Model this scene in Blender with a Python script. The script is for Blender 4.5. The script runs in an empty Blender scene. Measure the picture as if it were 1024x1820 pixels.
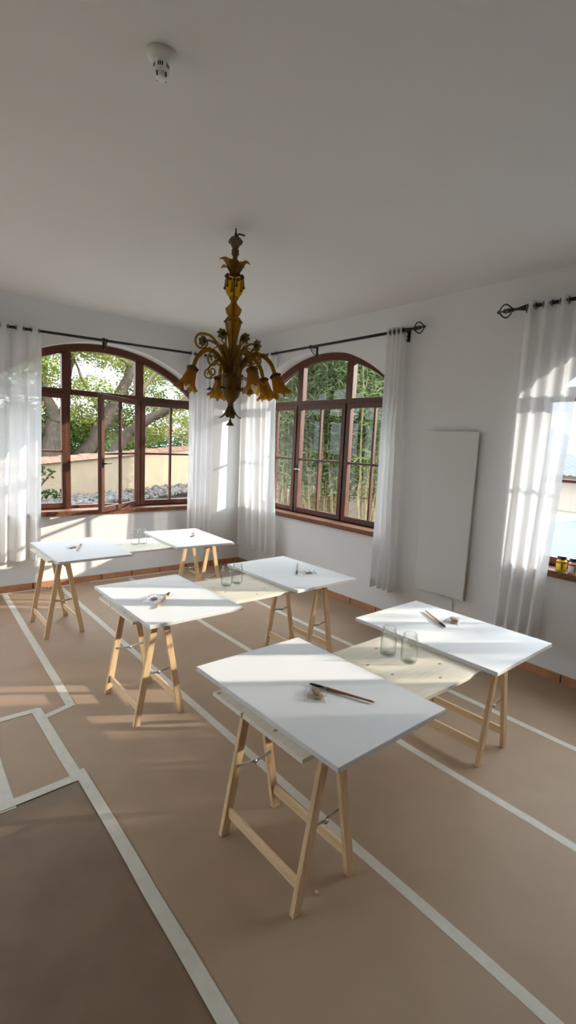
import bpy, math, random
from mathutils import Vector, Matrix, Euler
random.seed(7)
PI = math.pi
S = bpy.context.scene
COL = S.collection

# ------------------------------------------------------------------ materials
def new_mat(name):
    m = bpy.data.materials.new(name); m.use_nodes = True
    nt = m.node_tree
    for n in list(nt.nodes): nt.nodes.remove(n)
    out = nt.nodes.new('ShaderNodeOutputMaterial')
    return m, nt, out

def pbr(name, col, rough=0.6, spec=0.5, metal=0.0, col2=None, scale=(8, 8, 8), nscale=4.0, lo=0.35, hi=0.7,
        bump=0.0, bscale=80.0, detail=4.0, coords='Object'):
    m, nt, out = new_mat(name)
    b = nt.nodes.new('ShaderNodeBsdfPrincipled')
    b.inputs['Base Color'].default_value = (*col, 1)
    b.inputs['Roughness'].default_value = rough
    b.inputs['Metallic'].default_value = metal
    b.inputs['Specular IOR Level'].default_value = spec
    nt.links.new(b.outputs[0], out.inputs[0])
    tc = nt.nodes.new('ShaderNodeTexCoord')
    if col2 is not None:
        mp = nt.nodes.new('ShaderNodeMapping'); mp.inputs['Scale'].default_value = scale
        n = nt.nodes.new('ShaderNodeTexNoise'); n.inputs['Scale'].default_value = nscale; n.inputs['Detail'].default_value = detail
        r = nt.nodes.new('ShaderNodeValToRGB')
        r.color_ramp.elements[0].position = lo; r.color_ramp.elements[1].position = hi
        r.color_ramp.elements[0].color = (*col, 1); r.color_ramp.elements[1].color = (*col2, 1)
        nt.links.new(tc.outputs[coords], mp.inputs[0]); nt.links.new(mp.outputs[0], n.inputs['Vector'])
        nt.links.new(n.outputs['Fac'], r.inputs[0]); nt.links.new(r.outputs[0], b.inputs['Base Color'])
    if bump:
        n2 = nt.nodes.new('ShaderNodeTexNoise'); n2.inputs['Scale'].default_value = bscale; n2.inputs['Detail'].default_value = 3
        bp = nt.nodes.new('ShaderNodeBump'); bp.inputs['Strength'].default_value = bump; bp.inputs['Distance'].default_value = 0.01
        nt.links.new(tc.outputs[coords], n2.inputs['Vector']); nt.links.new(n2.outputs['Fac'], bp.inputs['Height'])
        nt.links.new(bp.outputs[0], b.inputs['Normal'])
    return m

def pine(name, c1, c2, knot, axis, knots=True, rough=0.55):
    """pine with grain along the given object axis and a few knots"""
    m, nt, out = new_mat(name)
    b = nt.nodes.new('ShaderNodeBsdfPrincipled'); b.inputs['Roughness'].default_value = rough
    b.inputs['Specular IOR Level'].default_value = 0.3
    nt.links.new(b.outputs[0], out.inputs[0])
    tc = nt.nodes.new('ShaderNodeTexCoord')
    mp = nt.nodes.new('ShaderNodeMapping')
    sc = [42, 42, 42]; sc[axis] = 2.2; mp.inputs['Scale'].default_value = sc
    nt.links.new(tc.outputs['Object'], mp.inputs[0])
    n = nt.nodes.new('ShaderNodeTexNoise'); n.inputs['Scale'].default_value = 1.0; n.inputs['Detail'].default_value = 5
    n.inputs['Distortion'].default_value = 0.6
    nt.links.new(mp.outputs[0], n.inputs['Vector'])
    r = nt.nodes.new('ShaderNodeValToRGB')
    r.color_ramp.elements[0].position = 0.38; r.color_ramp.elements[1].position = 0.66
    r.color_ramp.elements[0].color = (*c1, 1); r.color_ramp.elements[1].color = (*c2, 1)
    nt.links.new(n.outputs['Fac'], r.inputs[0])
    last = r.outputs[0]
    if knots:
        mp2 = nt.nodes.new('ShaderNodeMapping')
        s2 = [5.5, 5.5, 5.5]; s2[axis] = 3.4; mp2.inputs['Scale'].default_value = s2
        nt.links.new(tc.outputs['Object'], mp2.inputs[0])
        v = nt.nodes.new('ShaderNodeTexVoronoi'); v.inputs['Scale'].default_value = 1.0
        if axis == 0: v.voronoi_dimensions = '2D'
        nt.links.new(mp2.outputs[0], v.inputs['Vector'])
        kr = nt.nodes.new('ShaderNodeValToRGB')
        kr.color_ramp.elements[0].position = 0.025; kr.color_ramp.elements[1].position = 0.055
        kr.color_ramp.elements[0].color = (1, 1, 1, 1); kr.color_ramp.elements[1].color = (0, 0, 0, 1)
        nt.links.new(v.outputs['Distance'], kr.inputs[0])
        mx = nt.nodes.new('ShaderNodeMix'); mx.data_type = 'RGBA'
        nt.links.new(kr.outputs[0], mx.inputs[0]); nt.links.new(last, mx.inputs[6]); mx.inputs[7].default_value = (*knot, 1)
        last = mx.outputs[2]
    nt.links.new(last, b.inputs['Base Color'])
    return m

def cloth(name, col, transp=0.1, transl=0.45):
    m, nt, out = new_mat(name)
    d = nt.nodes.new('ShaderNodeBsdfDiffuse'); d.inputs[0].default_value = (*col, 1)
    t = nt.nodes.new('ShaderNodeBsdfTranslucent'); t.inputs[0].default_value = (*col, 1)
    mx = nt.nodes.new('ShaderNodeMixShader'); mx.inputs[0].default_value = transl
    nt.links.new(d.outputs[0], mx.inputs[1]); nt.links.new(t.outputs[0], mx.inputs[2])
    tr = nt.nodes.new('ShaderNodeBsdfTransparent')
    m2 = nt.nodes.new('ShaderNodeMixShader'); m2.inputs[0].default_value = transp
    nt.links.new(mx.outputs[0], m2.inputs[1]); nt.links.new(tr.outputs[0], m2.inputs[2])
    tc = nt.nodes.new('ShaderNodeTexCoord'); mp = nt.nodes.new('ShaderNodeMapping'); mp.inputs['Scale'].default_value = (60, 60, 9)
    n = nt.nodes.new('ShaderNodeTexNoise'); n.inputs['Scale'].default_value = 1.0; n.inputs['Detail'].default_value = 3
    bp = nt.nodes.new('ShaderNodeBump'); bp.inputs['Strength'].default_value = 0.25; bp.inputs['Distance'].default_value = 0.01
    nt.links.new(tc.outputs['Object'], mp.inputs[0]); nt.links.new(mp.outputs[0], n.inputs['Vector'])
    nt.links.new(n.outputs['Fac'], bp.inputs['Height'])
    nt.links.new(bp.outputs[0], d.inputs['Normal']); nt.links.new(bp.outputs[0], t.inputs['Normal'])
    nt.links.new(m2.outputs[0], out.inputs[0])
    return m

def thin_glass(name, tint=(0.97, 0.985, 0.98), gloss_mul=1.0, rough=0.0, ior=1.5):
    m, nt, out = new_mat(name)
    tr = nt.nodes.new('ShaderNodeBsdfTransparent'); tr.inputs[0].default_value = (*tint, 1)
    g = nt.nodes.new('ShaderNodeBsdfGlossy'); g.inputs['Roughness'].default_value = rough
    lw = nt.nodes.new('ShaderNodeLayerWeight'); lw.inputs['Blend'].default_value = 0.5
    pw = nt.nodes.new('ShaderNodeMath'); pw.operation = 'POWER'; pw.inputs[1].default_value = 4.5
    nt.links.new(lw.outputs['Facing'], pw.inputs[0])
    mm = nt.nodes.new('ShaderNodeMath'); mm.operation = 'MULTIPLY_ADD'; mm.use_clamp = True
    f0 = ((ior-1)/(ior+1))**2
    mm.inputs[1].default_value = (0.9-f0)*min(gloss_mul,1.0); mm.inputs[2].default_value = f0*gloss_mul
    nt.links.new(pw.outputs[0], mm.inputs[0])
    mx = nt.nodes.new('ShaderNodeMixShader')
    nt.links.new(mm.outputs[0], mx.inputs[0]); nt.links.new(tr.outputs[0], mx.inputs[1]); nt.links.new(g.outputs[0], mx.inputs[2])
    nt.links.new(mx.outputs[0], out.inputs[0])
    return m

def jar_glass(name, face, rim):
    m, nt, out = new_mat(name)
    lw = nt.nodes.new('ShaderNodeLayerWeight'); lw.inputs['Blend'].default_value = 0.5
    pw = nt.nodes.new('ShaderNodeMath'); pw.operation = 'POWER'; pw.inputs[1].default_value = 2.6
    nt.links.new(lw.outputs['Facing'], pw.inputs[0])
    mc = nt.nodes.new('ShaderNodeMix'); mc.data_type = 'RGBA'
    mc.inputs[6].default_value = (*face, 1); mc.inputs[7].default_value = (*rim, 1)
    nt.links.new(pw.outputs[0], mc.inputs[0])
    tr = nt.nodes.new('ShaderNodeBsdfTransparent'); nt.links.new(mc.outputs[2], tr.inputs[0])
    g = nt.nodes.new('ShaderNodeBsdfGlossy'); g.inputs['Roughness'].default_value = 0.04
    mm = nt.nodes.new('ShaderNodeMath'); mm.operation = 'MULTIPLY_ADD'; mm.inputs[1].default_value = 0.5; mm.inputs[2].default_value = 0.05
    nt.links.new(pw.outputs[0], mm.inputs[0])
    mx = nt.nodes.new('ShaderNodeMixShader'); nt.links.new(mm.outputs[0], mx.inputs[0])
    nt.links.new(tr.outputs[0], mx.inputs[1]); nt.links.new(g.outputs[0], mx.inputs[2]); nt.links.new(mx.outputs[0], out.inputs[0])
    return m

def amber(name, tint, body, solid=0.45, rough=0.12):
    m, nt, out = new_mat(name)
    tr = nt.nodes.new('ShaderNodeBsdfTransparent'); tr.inputs[0].default_value = (*tint, 1)
    b = nt.nodes.new('ShaderNodeBsdfPrincipled'); b.inputs['Base Color'].default_value = (*body, 1)
    b.inputs['Roughness'].default_value = rough
    t = nt.nodes.new('ShaderNodeBsdfTranslucent'); t.inputs[0].default_value = (*body, 1)
    m1 = nt.nodes.new('ShaderNodeMixShader'); m1.inputs[0].default_value = 0.4
    nt.links.new(b.outputs[0], m1.inputs[1]); nt.links.new(t.outputs[0], m1.inputs[2])
    mx = nt.nodes.new('ShaderNodeMixShader'); mx.inputs[0].default_value = solid
    nt.links.new(tr.outputs[0], mx.inputs[1]); nt.links.new(m1.outputs[0], mx.inputs[2])
    nt.links.new(mx.outputs[0], out.inputs[0])
    return m

def leafy(name, c1, c2, nscale=3.0):
    m, nt, out = new_mat(name)
    tc = nt.nodes.new('ShaderNodeTexCoord')
    n = nt.nodes.new('ShaderNodeTexNoise'); n.inputs['Scale'].default_value = nscale; n.inputs['Detail'].default_value = 2
    r = nt.nodes.new('ShaderNodeValToRGB'); r.color_ramp.elements[0].position = 0.4; r.color_ramp.elements[1].position = 0.62
    r.color_ramp.elements[0].color = (*c1, 1); r.color_ramp.elements[1].color = (*c2, 1)
    nt.links.new(tc.outputs['Object'], n.inputs['Vector']); nt.links.new(n.outputs['Fac'], r.inputs[0])
    d = nt.nodes.new('ShaderNodeBsdfDiffuse'); t = nt.nodes.new('ShaderNodeBsdfTranslucent')
    nt.links.new(r.outputs[0], d.inputs[0]); nt.links.new(r.outputs[0], t.inputs[0])
    mx = nt.nodes.new('ShaderNodeMixShader'); mx.inputs[0].default_value = 0.4
    nt.links.new(d.outputs[0], mx.inputs[1]); nt.links.new(t.outputs[0], mx.inputs[2])
    nt.links.new(mx.outputs[0], out.inputs[0])
    return m

M = {}
M['wall'] = pbr('white plaster', (0.715, 0.71, 0.695), 0.9, 0.2, col2=(0.70, 0.695, 0.68), scale=(1, 1, 1), nscale=1.4, bump=0.06, bscale=14)
M['ceiling'] = pbr('white ceiling plaster', (0.715, 0.705, 0.69), 0.95, 0.1, col2=(0.695, 0.685, 0.67), scale=(1, 1, 1), nscale=0.9, bump=0.05, bscale=9)
M['subfloor'] = pbr('terracotta floor', (0.33, 0.16, 0.09), 0.6, col2=(0.25, 0.12, 0.07), scale=(3, 3, 3))
M['paper'] = pbr('brown kraft paper', (0.35, 0.242, 0.158), 0.62, 0.3, col2=(0.325, 0.224, 0.146), scale=(1, 1, 1), nscale=5, bump=0.10, bscale=5.0)
M['paper_red'] = pbr('reddish kraft paper', (0.335, 0.214, 0.134), 0.5, 0.4, col2=(0.30, 0.19, 0.118), scale=(1, 1, 1), nscale=4, bump=0.12, bscale=4.0)
M['paper_dark'] = pbr('darker kraft paper', (0.20, 0.13, 0.078), 0.55, 0.3, col2=(0.165, 0.107, 0.063), scale=(1, 1, 1), nscale=4, bump=0.16, bscale=3.0)
M['tape'] = pbr('cream masking tape', (0.575, 0.535, 0.455), 0.6, 0.3, col2=(0.52, 0.48, 0.40), scale=(6, 6, 6), nscale=3)
M['terracotta'] = pbr('terracotta tile', (0.46, 0.215, 0.10), 0.55, 0.4, col2=(0.38, 0.165, 0.075), scale=(5, 5, 5), nscale=2)
M['grout'] = pbr('dark grout', (0.06, 0.055, 0.05), 0.9)
M['brownwood'] = pbr('dark brown varnished window wood', (0.118, 0.040, 0.020), 0.42, 0.35, col2=(0.070, 0.023, 0.012), scale=(22, 22, 3), nscale=1.6, bump=0.05, bscale=60)
M['sillwood'] = pbr('brown varnished sill wood', (0.22, 0.085, 0.036), 0.42, 0.35, col2=(0.135, 0.05, 0.022), scale=(16, 16, 16), nscale=1.6, bump=0.05, bscale=60)
M['glass'] = thin_glass('window glass', gloss_mul=1.35)
M['jarglass'] = jar_glass('clear jar glass', (0.985, 0.99, 0.985), (0.62, 0.69, 0.64))
M['film'] = thin_glass('clear plastic film', tint=(0.96, 0.955, 0.95), gloss_mul=1.6, rough=0.3)
M['canvas'] = pbr('white primed canvas', (0.90, 0.902, 0.90), 0.8, 0.2, bump=0.08, bscale=420)
M['canvas_edge'] = pbr('folded canvas edge', (0.70, 0.69, 0.66), 0.85, 0.2)
M['pine_leg'] = pine('pine leg', (0.70, 0.50, 0.30), (0.60, 0.40, 0.22), (0.20, 0.09, 0.04), 2)
M['pine_rail'] = pine('pine rail', (0.74, 0.55, 0.34), (0.64, 0.44, 0.25), (0.22, 0.10, 0.05), 1)
M['pine_top'] = pine('pine tabletop', (0.86, 0.795, 0.665), (0.80, 0.715, 0.565), (0.36, 0.23, 0.14), 0)
M['steel'] = pbr('galvanised steel', (0.55, 0.56, 0.58), 0.35, 0.5, 0.9)
M['iron'] = pbr('black wrought iron', (0.012, 0.011, 0.011), 0.45, 0.5, 0.2)
M['chrome'] = pbr('pale metal', (0.75, 0.74, 0.70), 0.3, 0.5, 0.8)
M['brass'] = pbr('brass', (0.65, 0.45, 0.16), 0.3, 0.5, 0.9)
M['curtain'] = cloth('white sheer curtain', (0.84, 0.83, 0.825), 0.20, 0.38)
M['eyelet'] = pbr('grey steel eyelet', (0.22, 0.21, 0.20), 0.4, 0.5, 0.7)
M['panel'] = pbr('off white enamel', (0.63, 0.625, 0.595), 0.5, 0.4)
M['panel_edge'] = pbr('cream panel edge', (0.80, 0.77, 0.68), 0.5, 0.4)
M['plastic_white'] = pbr('white plastic', (0.78, 0.78, 0.76), 0.4, 0.5)
M['plastic_cream'] = pbr('cream plastic', (0.70, 0.68, 0.62), 0.4, 0.5)
M['slot'] = pbr('dark slot', (0.03, 0.03, 0.035), 0.7)
M['black'] = pbr('black plastic cap', (0.012, 0.012, 0.013), 0.35, 0.5)
M['bristle'] = pbr('black bristle', (0.010, 0.010, 0.011), 0.5, 0.4)
M['handle_dark'] = pbr('dark brush handle', (0.145, 0.062, 0.03), 0.4, 0.5, col2=(0.30, 0.16, 0.08), scale=(3, 30, 30), nscale=2)
M['handle_light'] = pbr('light brush handle', (0.58, 0.37, 0.19), 0.45, 0.5, col2=(0.48, 0.29, 0.14), scale=(3, 40, 40), nscale=2)
M['sponge'] = pbr('tan sponge', (0.50, 0.36, 0.25), 0.9, 0.1, col2=(0.38, 0.26, 0.18), scale=(60, 60, 60), nscale=1, bump=0.5, bscale=160)
M['amber'] = amber('amber glass', (0.76, 0.50, 0.07), (0.25, 0.145, 0.010), 0.55)
M['amber_yellow'] = amber('yellow amber glass', (0.86, 0.66, 0.10), (0.30, 0.19, 0.012), 0.32)
M['amber_brown'] = amber('brown amber glass', (0.52, 0.33, 0.07), (0.19, 0.105, 0.020), 0.8)
M['amber_dark'] = amber('dark amber glass', (0.35, 0.19, 0.03), (0.115, 0.058, 0.012), 0.72)
M['amber_pale'] = amber('pale amber glass', (0.72, 0.55, 0.20), (0.30, 0.20, 0.045), 0.5)
M['amber_shade'] = amber('orange amber glass', (0.76, 0.43, 0.05), (0.27, 0.125, 0.008), 0.6, 0.10)
M['amber_smoke'] = amber('smoky amber glass', (0.42, 0.33, 0.22), (0.20, 0.14, 0.075), 0.72)
M['olive'] = amber('olive flower glass', (0.34, 0.30, 0.10), (0.11, 0.09, 0.022), 0.75)
M['bulb'] = pbr('white opal bulb', (0.86, 0.85, 0.82), 0.3, 0.5)
M['paint_yellow'] = pbr('yellow paint jar', (0.85, 0.68, 0.02), 0.35, 0.5)
M['paint_white'] = pbr('white paint jar', (0.82, 0.81, 0.80), 0.35, 0.5)
M['paint_olive'] = pbr('yellow green paint jar', (0.52, 0.60, 0.10), 0.35, 0.5)
M['label_red'] = pbr('red label band', (0.50, 0.03, 0.035), 0.45, 0.4)
M['label_dark'] = pbr('dark olive label strip', (0.13, 0.12, 0.04), 0.5, 0.3)
M['label_grey'] = pbr('grey label strip', (0.16, 0.15, 0.15), 0.5, 0.3)
M['cap_top'] = pbr('grey white cap top', (0.62, 0.63, 0.66), 0.3, 0.5)
M['stucco'] = pbr('cream stucco', (0.25, 0.196, 0.132), 0.9, 0.1, col2=(0.225, 0.174, 0.115), scale=(1.2, 1.2, 1.2), nscale=2, bump=0.15, bscale=12)
M['coping'] = pbr('terracotta coping', (0.1725, 0.1013, 0.07125), 0.85, 0.1, col2=(0.1237, 0.07125, 0.04875), scale=(5, 5, 5), nscale=2)
M['rubble'] = pbr('grey rubble', (0.108, 0.099, 0.09), 0.95, 0.1, col2=(0.066, 0.06, 0.054), scale=(4, 4, 4), nscale=3, bump=0.4, bscale=20)
M['ground'] = pbr('pale garden ground', (0.1725, 0.15, 0.12), 0.95, 0.1, col2=(0.135, 0.1162, 0.09375), scale=(1, 1, 1), nscale=3)
M['yard'] = pbr('grey paved yard', (0.055, 0.068, 0.078), 0.8, 0.2, col2=(0.0525, 0.0575, 0.06), scale=(0.4, 0.4, 0.4), nscale=2)
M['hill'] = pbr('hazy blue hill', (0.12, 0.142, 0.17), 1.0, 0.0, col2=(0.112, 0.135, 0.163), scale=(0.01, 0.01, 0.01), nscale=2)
M['bark'] = pbr('grey brown bark', (0.075, 0.05812, 0.04313), 0.95, 0.1, col2=(0.045, 0.0345, 0.02625), scale=(6, 6, 2), nscale=3, bump=0.6, bscale=25)
M['bark_pale'] = pbr('pale yellow bark', (0.1575, 0.1275, 0.07125), 0.9, 0.1, col2=(0.1125, 0.09, 0.0525), scale=(5, 5, 2), nscale=3, bump=0.4, bscale=25)
M['leaf_feather'] = leafy('yellow green feathery leaf', (0.125, 0.16, 0.03), (0.23, 0.235, 0.065), 1.2)
M['leaf_mid'] = leafy('mid green leaf', (0.02887, 0.05512, 0.01313), (0.0735, 0.105, 0.02625), 0.8)
M['leaf_dark'] = leafy('dark green leaf', (0.01313, 0.02625, 0.00945), (0.0315, 0.05512, 0.01575), 2.0)
M['leaf_reed'] = leafy('grey green long leaf', (0.04462, 0.06562, 0.02625), (0.1207, 0.147, 0.063), 1.1)
M['stem_reed'] = pbr('tan cane stem', (0.21, 0.1628, 0.07875), 0.8, 0.2, col2=(0.126, 0.09975, 0.04725), scale=(4, 4, 2), nscale=3)
M['house'] = pbr('pale house wall', (0.2325, 0.21, 0.1875), 0.9, 0.1)
M['house_white'] = pbr('white house wall', (0.2812, 0.2775, 0.27), 0.9, 0.1)
M['rooftile'] = pbr('pink roof tile', (0.1875, 0.1125, 0.0825), 0.9, 0.1)
M['greytile'] = pbr('grey roof tile', (0.06804, 0.07425, 0.07425), 0.85, 0.1, col2=(0.0495, 0.05363, 0.05363), scale=(3, 3, 3), nscale=2)
M['peach'] = pbr('peach wall', (0.30, 0.245, 0.20), 0.9, 0.1)
M['chip'] = pbr('tan chip', (0.62, 0.44, 0.26), 0.8)

# ------------------------------------------------------------------ mesh builder
class MB:
    def __init__(s): s.v = []; s.f = []; s.mi = []; s.sm = []
    def add(s, vs, fs, mi=0, smooth=False):
        o = len(s.v); s.v += [tuple(v) for v in vs]
        for f in fs: s.f.append(tuple(i + o for i in f)); s.mi.append(mi); s.sm.append(smooth)
        return s
    def box(s, lo, hi, mi=0):
        x0, y0, z0 = lo; x1, y1, z1 = hi
        s.add([(x0,y0,z0),(x1,y0,z0),(x1,y1,z0),(x0,y1,z0),(x0,y0,z1),(x1,y0,z1),(x1,y1,z1),(x0,y1,z1)],
              [(0,3,2,1),(4,5,6,7),(0,1,5,4),(1,2,6,5),(2,3,7,6),(3,0,4,7)], mi); return s
    def beam(s, a, b, w, d, wdir=(1, 0, 0), mi=0, flat=False):
        """square bar a->b, w along wdir, d across; flat keeps ends horizontal"""
        a = Vector(a); b = Vector(b); t = (b - a).normalized(); wd = Vector(wdir)
        if not flat: wd = (wd - t * wd.dot(t)).normalized()
        dd = t.cross(wd).normalized()
        vs = []
        for p in (a, b):
            for i, j in ((-1,-1),(1,-1),(1,1),(-1,1)): vs.append(p + wd*(i*w/2) + dd*(j*d/2))
        s.add(vs, [(0,3,2,1),(4,5,6,7),(0,1,5,4),(1,2,6,5),(2,3,7,6),(3,0,4,7)], mi); return s
    def tube(s, pts, r, n=8, mi=0, caps=True, flat=None):
        pts = [Vector(p) for p in pts]; k = len(pts)
        if not isinstance(r, (list, tuple)): r = [r]*k
        vs = []; up = None
        for i, p in enumerate(pts):
            t = (pts[min(i+1,k-1)] - pts[max(i-1,0)])
            t = t.normalized() if t.length > 1e-9 else Vector((0,0,1))
            if up is None:
                up = Vector((0,0,1)) if abs(t.z) < 0.9 else Vector((1,0,0))
            sd = t.cross(up)
            if sd.length < 1e-6: sd = t.cross(Vector((0.3,1,0.2)))
            sd.normalize(); up = sd.cross(t).normalized()
            for j in range(n):
                a = 2*PI*j/n
                vs.append(p + sd*(math.cos(a)*r[i]) + up*(math.sin(a)*r[i]*(flat or 1)))
        fs = [(i*n+j, i*n+(j+1)%n, (i+1)*n+(j+1)%n, (i+1)*n+j) for i in range(k-1) for j in range(n)]
        if caps: fs += [tuple(range(n-1,-1,-1)), tuple((k-1)*n+j for j in range(n))]
        s.add(vs, fs, mi, True); return s
    def lathe(s, prof, n=24, mi=0, mod=None, org=(0,0,0), rot=None, caps=False):
        vs = []
        for i, (r, z) in enumerate(prof):
            for j in range(n):
                a = 2*PI*j/n; rr, zz = (r, z) if mod is None else mod(r, z, a, i/(len(prof)-1))
                vs.append(Vector((rr*math.cos(a), rr*math.sin(a), zz)))
        if rot is not None: vs = [rot @ v for v in vs]
        o = Vector(org); vs = [v + o for v in vs]
        k = len(prof)
        fs = [(i*n+j, i*n+(j+1)%n, (i+1)*n+(j+1)%n, (i+1)*n+j) for i in range(k-1) for j in range(n)]
        if caps: fs += [tuple(range(n-1,-1,-1)), tuple((k-1)*n+j for j in range(n))]
        s.add(vs, fs, mi, True); return s
    def ball(s, c, r, n=10, mi=0, sc=(1,1,1)):
        prof = [(r*math.sin(PI*i/n), -r*math.cos(PI*i/n)) for i in range(n+1)]
        prof[0] = (r*0.02, -r); prof[-1] = (r*0.02, r)
        rot = Matrix.Diagonal(Vector(sc)); s.lathe(prof, max(8,n), mi, org=c, rot=rot); return s
    def grid(s, fn, nu, nv, mi=0, smooth=True):
        vs = [fn(i/nu, j/nv) for j in range(nv+1) for i in range(nu+1)]
        fs = [(j*(nu+1)+i, j*(nu+1)+i+1, (j+1)*(nu+1)+i+1, (j+1)*(nu+1)+i) for j in range(nv) for i in range(nu)]
        s.add(vs, fs, mi, smooth); return s
    def prism(s, poly, d0, d1, mapf, mi=0):
        """poly of (u,v) extruded between depth d0 and d1, mapf(u,v,w)->xyz"""
        n = len(poly); vs = [mapf(u,v,d0) for u,v in poly] + [mapf(u,v,d1) for u,v in poly]
        s.add(vs, [tuple(range(n)), tuple(range(2*n-1,n-1,-1))] + [(i,(i+1)%n,n+(i+1)%n,n+i) for i in range(n)], mi); return s
    def torus(s, c, R, r, axis='y', n=20, m=8, mi=0):
        pts = []
        for i in range(n+1):
            a = 2*PI*i/n
            p = {'x':(0,math.cos(a)*R,math.sin(a)*R),'y':(math.cos(a)*R,0,math.sin(a)*R),'z':(math.cos(a)*R,math.sin(a)*R,0)}[axis]
            pts.append(Vector(c)+Vector(p))
        s.tube(pts, r, m, mi, caps=False); return s
    def build(s, name, mats, parent=None, loc=None, bevel=0.0, fix=False, label=None, rotz=0.0):
        me = bpy.data.meshes.new(name); me.from_pydata(s.v, [], s.f)
        for m in (mats if isinstance(mats, (list, tuple)) else [mats]): me.materials.append(M[m])
        me.polygons.foreach_set('material_index', s.mi); me.polygons.foreach_set('use_smooth', s.sm)
        me.update()
        if fix:
            import bmesh
            bm = bmesh.new(); bm.from_mesh(me); bmesh.ops.recalc_face_normals(bm, faces=bm.faces); bm.to_mesh(me); bm.free()
        o = bpy.data.objects.new(name, me); COL.objects.link(o)
        if parent is not None: o.parent = parent
        if loc is not None: o.location = loc
        if rotz: o.rotation_euler.z = rotz
        if bevel:
            b = o.modifiers.new('bevel', 'BEVEL'); b.width = bevel; b.segments = 2; b.limit_method = 'ANGLE'; b.angle_limit = math.radians(40)
        if label: o['label'] = label
        return o

def tag(o, label, cat, group=None, kind=None):
    o['label'] = label; o['category'] = cat
    if group: o['group'] = group
    if kind: o['kind'] = kind
    return o
def struct(o, label, cat): return tag(o, label, cat, None, 'structure')
def thing(name, label, cat, loc=(0,0,0), rotz=0.0, group=None):
    o = bpy.data.objects.new(name, None); COL.objects.link(o); o.empty_display_size = 0.1
    o.location = loc; o.rotation_euler = (0,0,rotz); return tag(o, label, cat, group)
def dup(root, loc, rotz, label):
    r = root.copy(); COL.objects.link(r); r.location = loc; r.rotation_euler = (0,0,rotz); r['label'] = label
    for ch in list(root.children):
        c = ch.copy(); COL.objects.link(c); c.parent = r
        for g in list(ch.children):
            d = g.copy(); COL.objects.link(d); d.parent = c
    return r

# ------------------------------------------------------------------ room shell
H = 3.504; XL = -7.4; YB = -9.8; TW = 0.42
HW = 1.45; R_A = 2.06; ZSILL = 0.93; ZSPR = 2.57
def mapL(u, v, w): return (u, w, v)        # left wall: u = x, w outward = +y
def mapR(u, v, w): return (w, u, v)        # right wall: u = y, w outward = +x
def arch_z(du, dz): return ZSPR + dz - math.sqrt(R_A**2 - HW**2) + math.sqrt(max(R_A**2 - du**2, 0))
WA, WB, WC = -2.11, -1.62, -6.0
DZA, DZB, DZC = -0.035, 0.01, 0.0

def wall(name, label, u0, u1, openings, mapf, mat='wall'):
    mb = MB(); N = 36
    cur = u0
    def quad(pts, w):
        mb.add([mapf(u, v, w) for u, v in pts], [tuple(range(len(pts)))])
    for c, dz in sorted(openings):
        a, b = c - HW, c + HW
        for w in (0, TW):
            quad([(cur,0),(a,0),(a,H),(cur,H)], w)
            quad([(a,0),(b,0),(b,ZSILL),(a,ZSILL)], w)
            for i in range(N):
                p, q = a + (b-a)*i/N, a + (b-a)*(i+1)/N
                quad([(p,arch_z(p-c,dz)),(q,arch_z(q-c,dz)),(q,H),(p,H)], w)
        prof = [(a,ZSILL)] + [(a+(b-a)*i/N, arch_z(a+(b-a)*i/N-c,dz)) for i in range(N+1)] + [(b,ZSILL)]
        prof.append(prof[0])
        for i in range(len(prof)-1):
            (p0,q0),(p1,q1) = prof[i],prof[i+1]
            mb.add([mapf(p0,q0,0),mapf(p1,q1,0),mapf(p1,q1,TW),mapf(p0,q0,TW)],[(0,1,2,3)])
        cur = b
    for w in (0, TW): quad([(cur,0),(u1,0),(u1,H),(cur,H)], w)
    return struct(mb.build(name, mat), label, 'wall')

wall('wall_left', 'white plaster wall with the arched window showing a garden wall', XL, TW, [(WA,DZA),(WA-3.75,DZA)], mapL)  # the second opening belongs to the added, unseen window
wall('wall_right', 'white plaster wall with two arched windows and a heating panel', YB, 0, [(WB,DZB),(WC,DZC)], mapR)
def slab(name, lo, hi, mat, label, cat): return struct(MB().box(lo, hi).build(name, mat), label, cat)
slab('floor', (XL-0.2,YB-0.2,-0.15), (0.0,0.0,0.0), 'subfloor', 'floor under the brown paper', 'floor')
slab('ceiling', (XL-0.2,YB-0.2,H), (TW,TW,H+0.15), 'ceiling', 'plain white plaster ceiling', 'ceiling')
REAR = True
if REAR:
    def mapB(u, v, w): return (u, YB-w, v)
    def mapS(u, v, w): return (XL-w, u, v)
    wall('wall_rear', 'white wall behind the viewer', XL, TW, [], mapB)
    wall('wall_side', 'white wall with an added arched window left of the viewer', YB-TW, TW, [(-2.6,0)], mapS)

def baseboard(name, u0, u1, mapf, label, first, pitch, h=0.076):
    mb = MB()
    def bx(a, b, w0, w1, v1, mi):
        p = [(a,0),(b,0),(b,v1),(a,v1)]; mb.prism(p, w0, w1, mapf, mi)
    bx(u0, u1, -0.006, 0.0, h-0.003, 1)
    x = first
    while x > u0: x -= pitch
    while x < u1:
        a, b = max(x+0.007,u0), min(x+pitch-0.007,u1)
        if b - a > 0.02: bx(a, b, -0.014, -0.004, h, 0)
        x += pitch
    return struct(mb.build(name, ['terracotta','grout'], fix=True), label, 'baseboard')
baseboard('baseboard_left', XL, -0.015, mapL, 'terracotta tile skirting under the left window wall', -2.235, 0.425)
baseboard('baseboard_right', YB, 0.0, mapR, 'terracotta tile skirting along the right wall', -2.55, 0.42)

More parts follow.
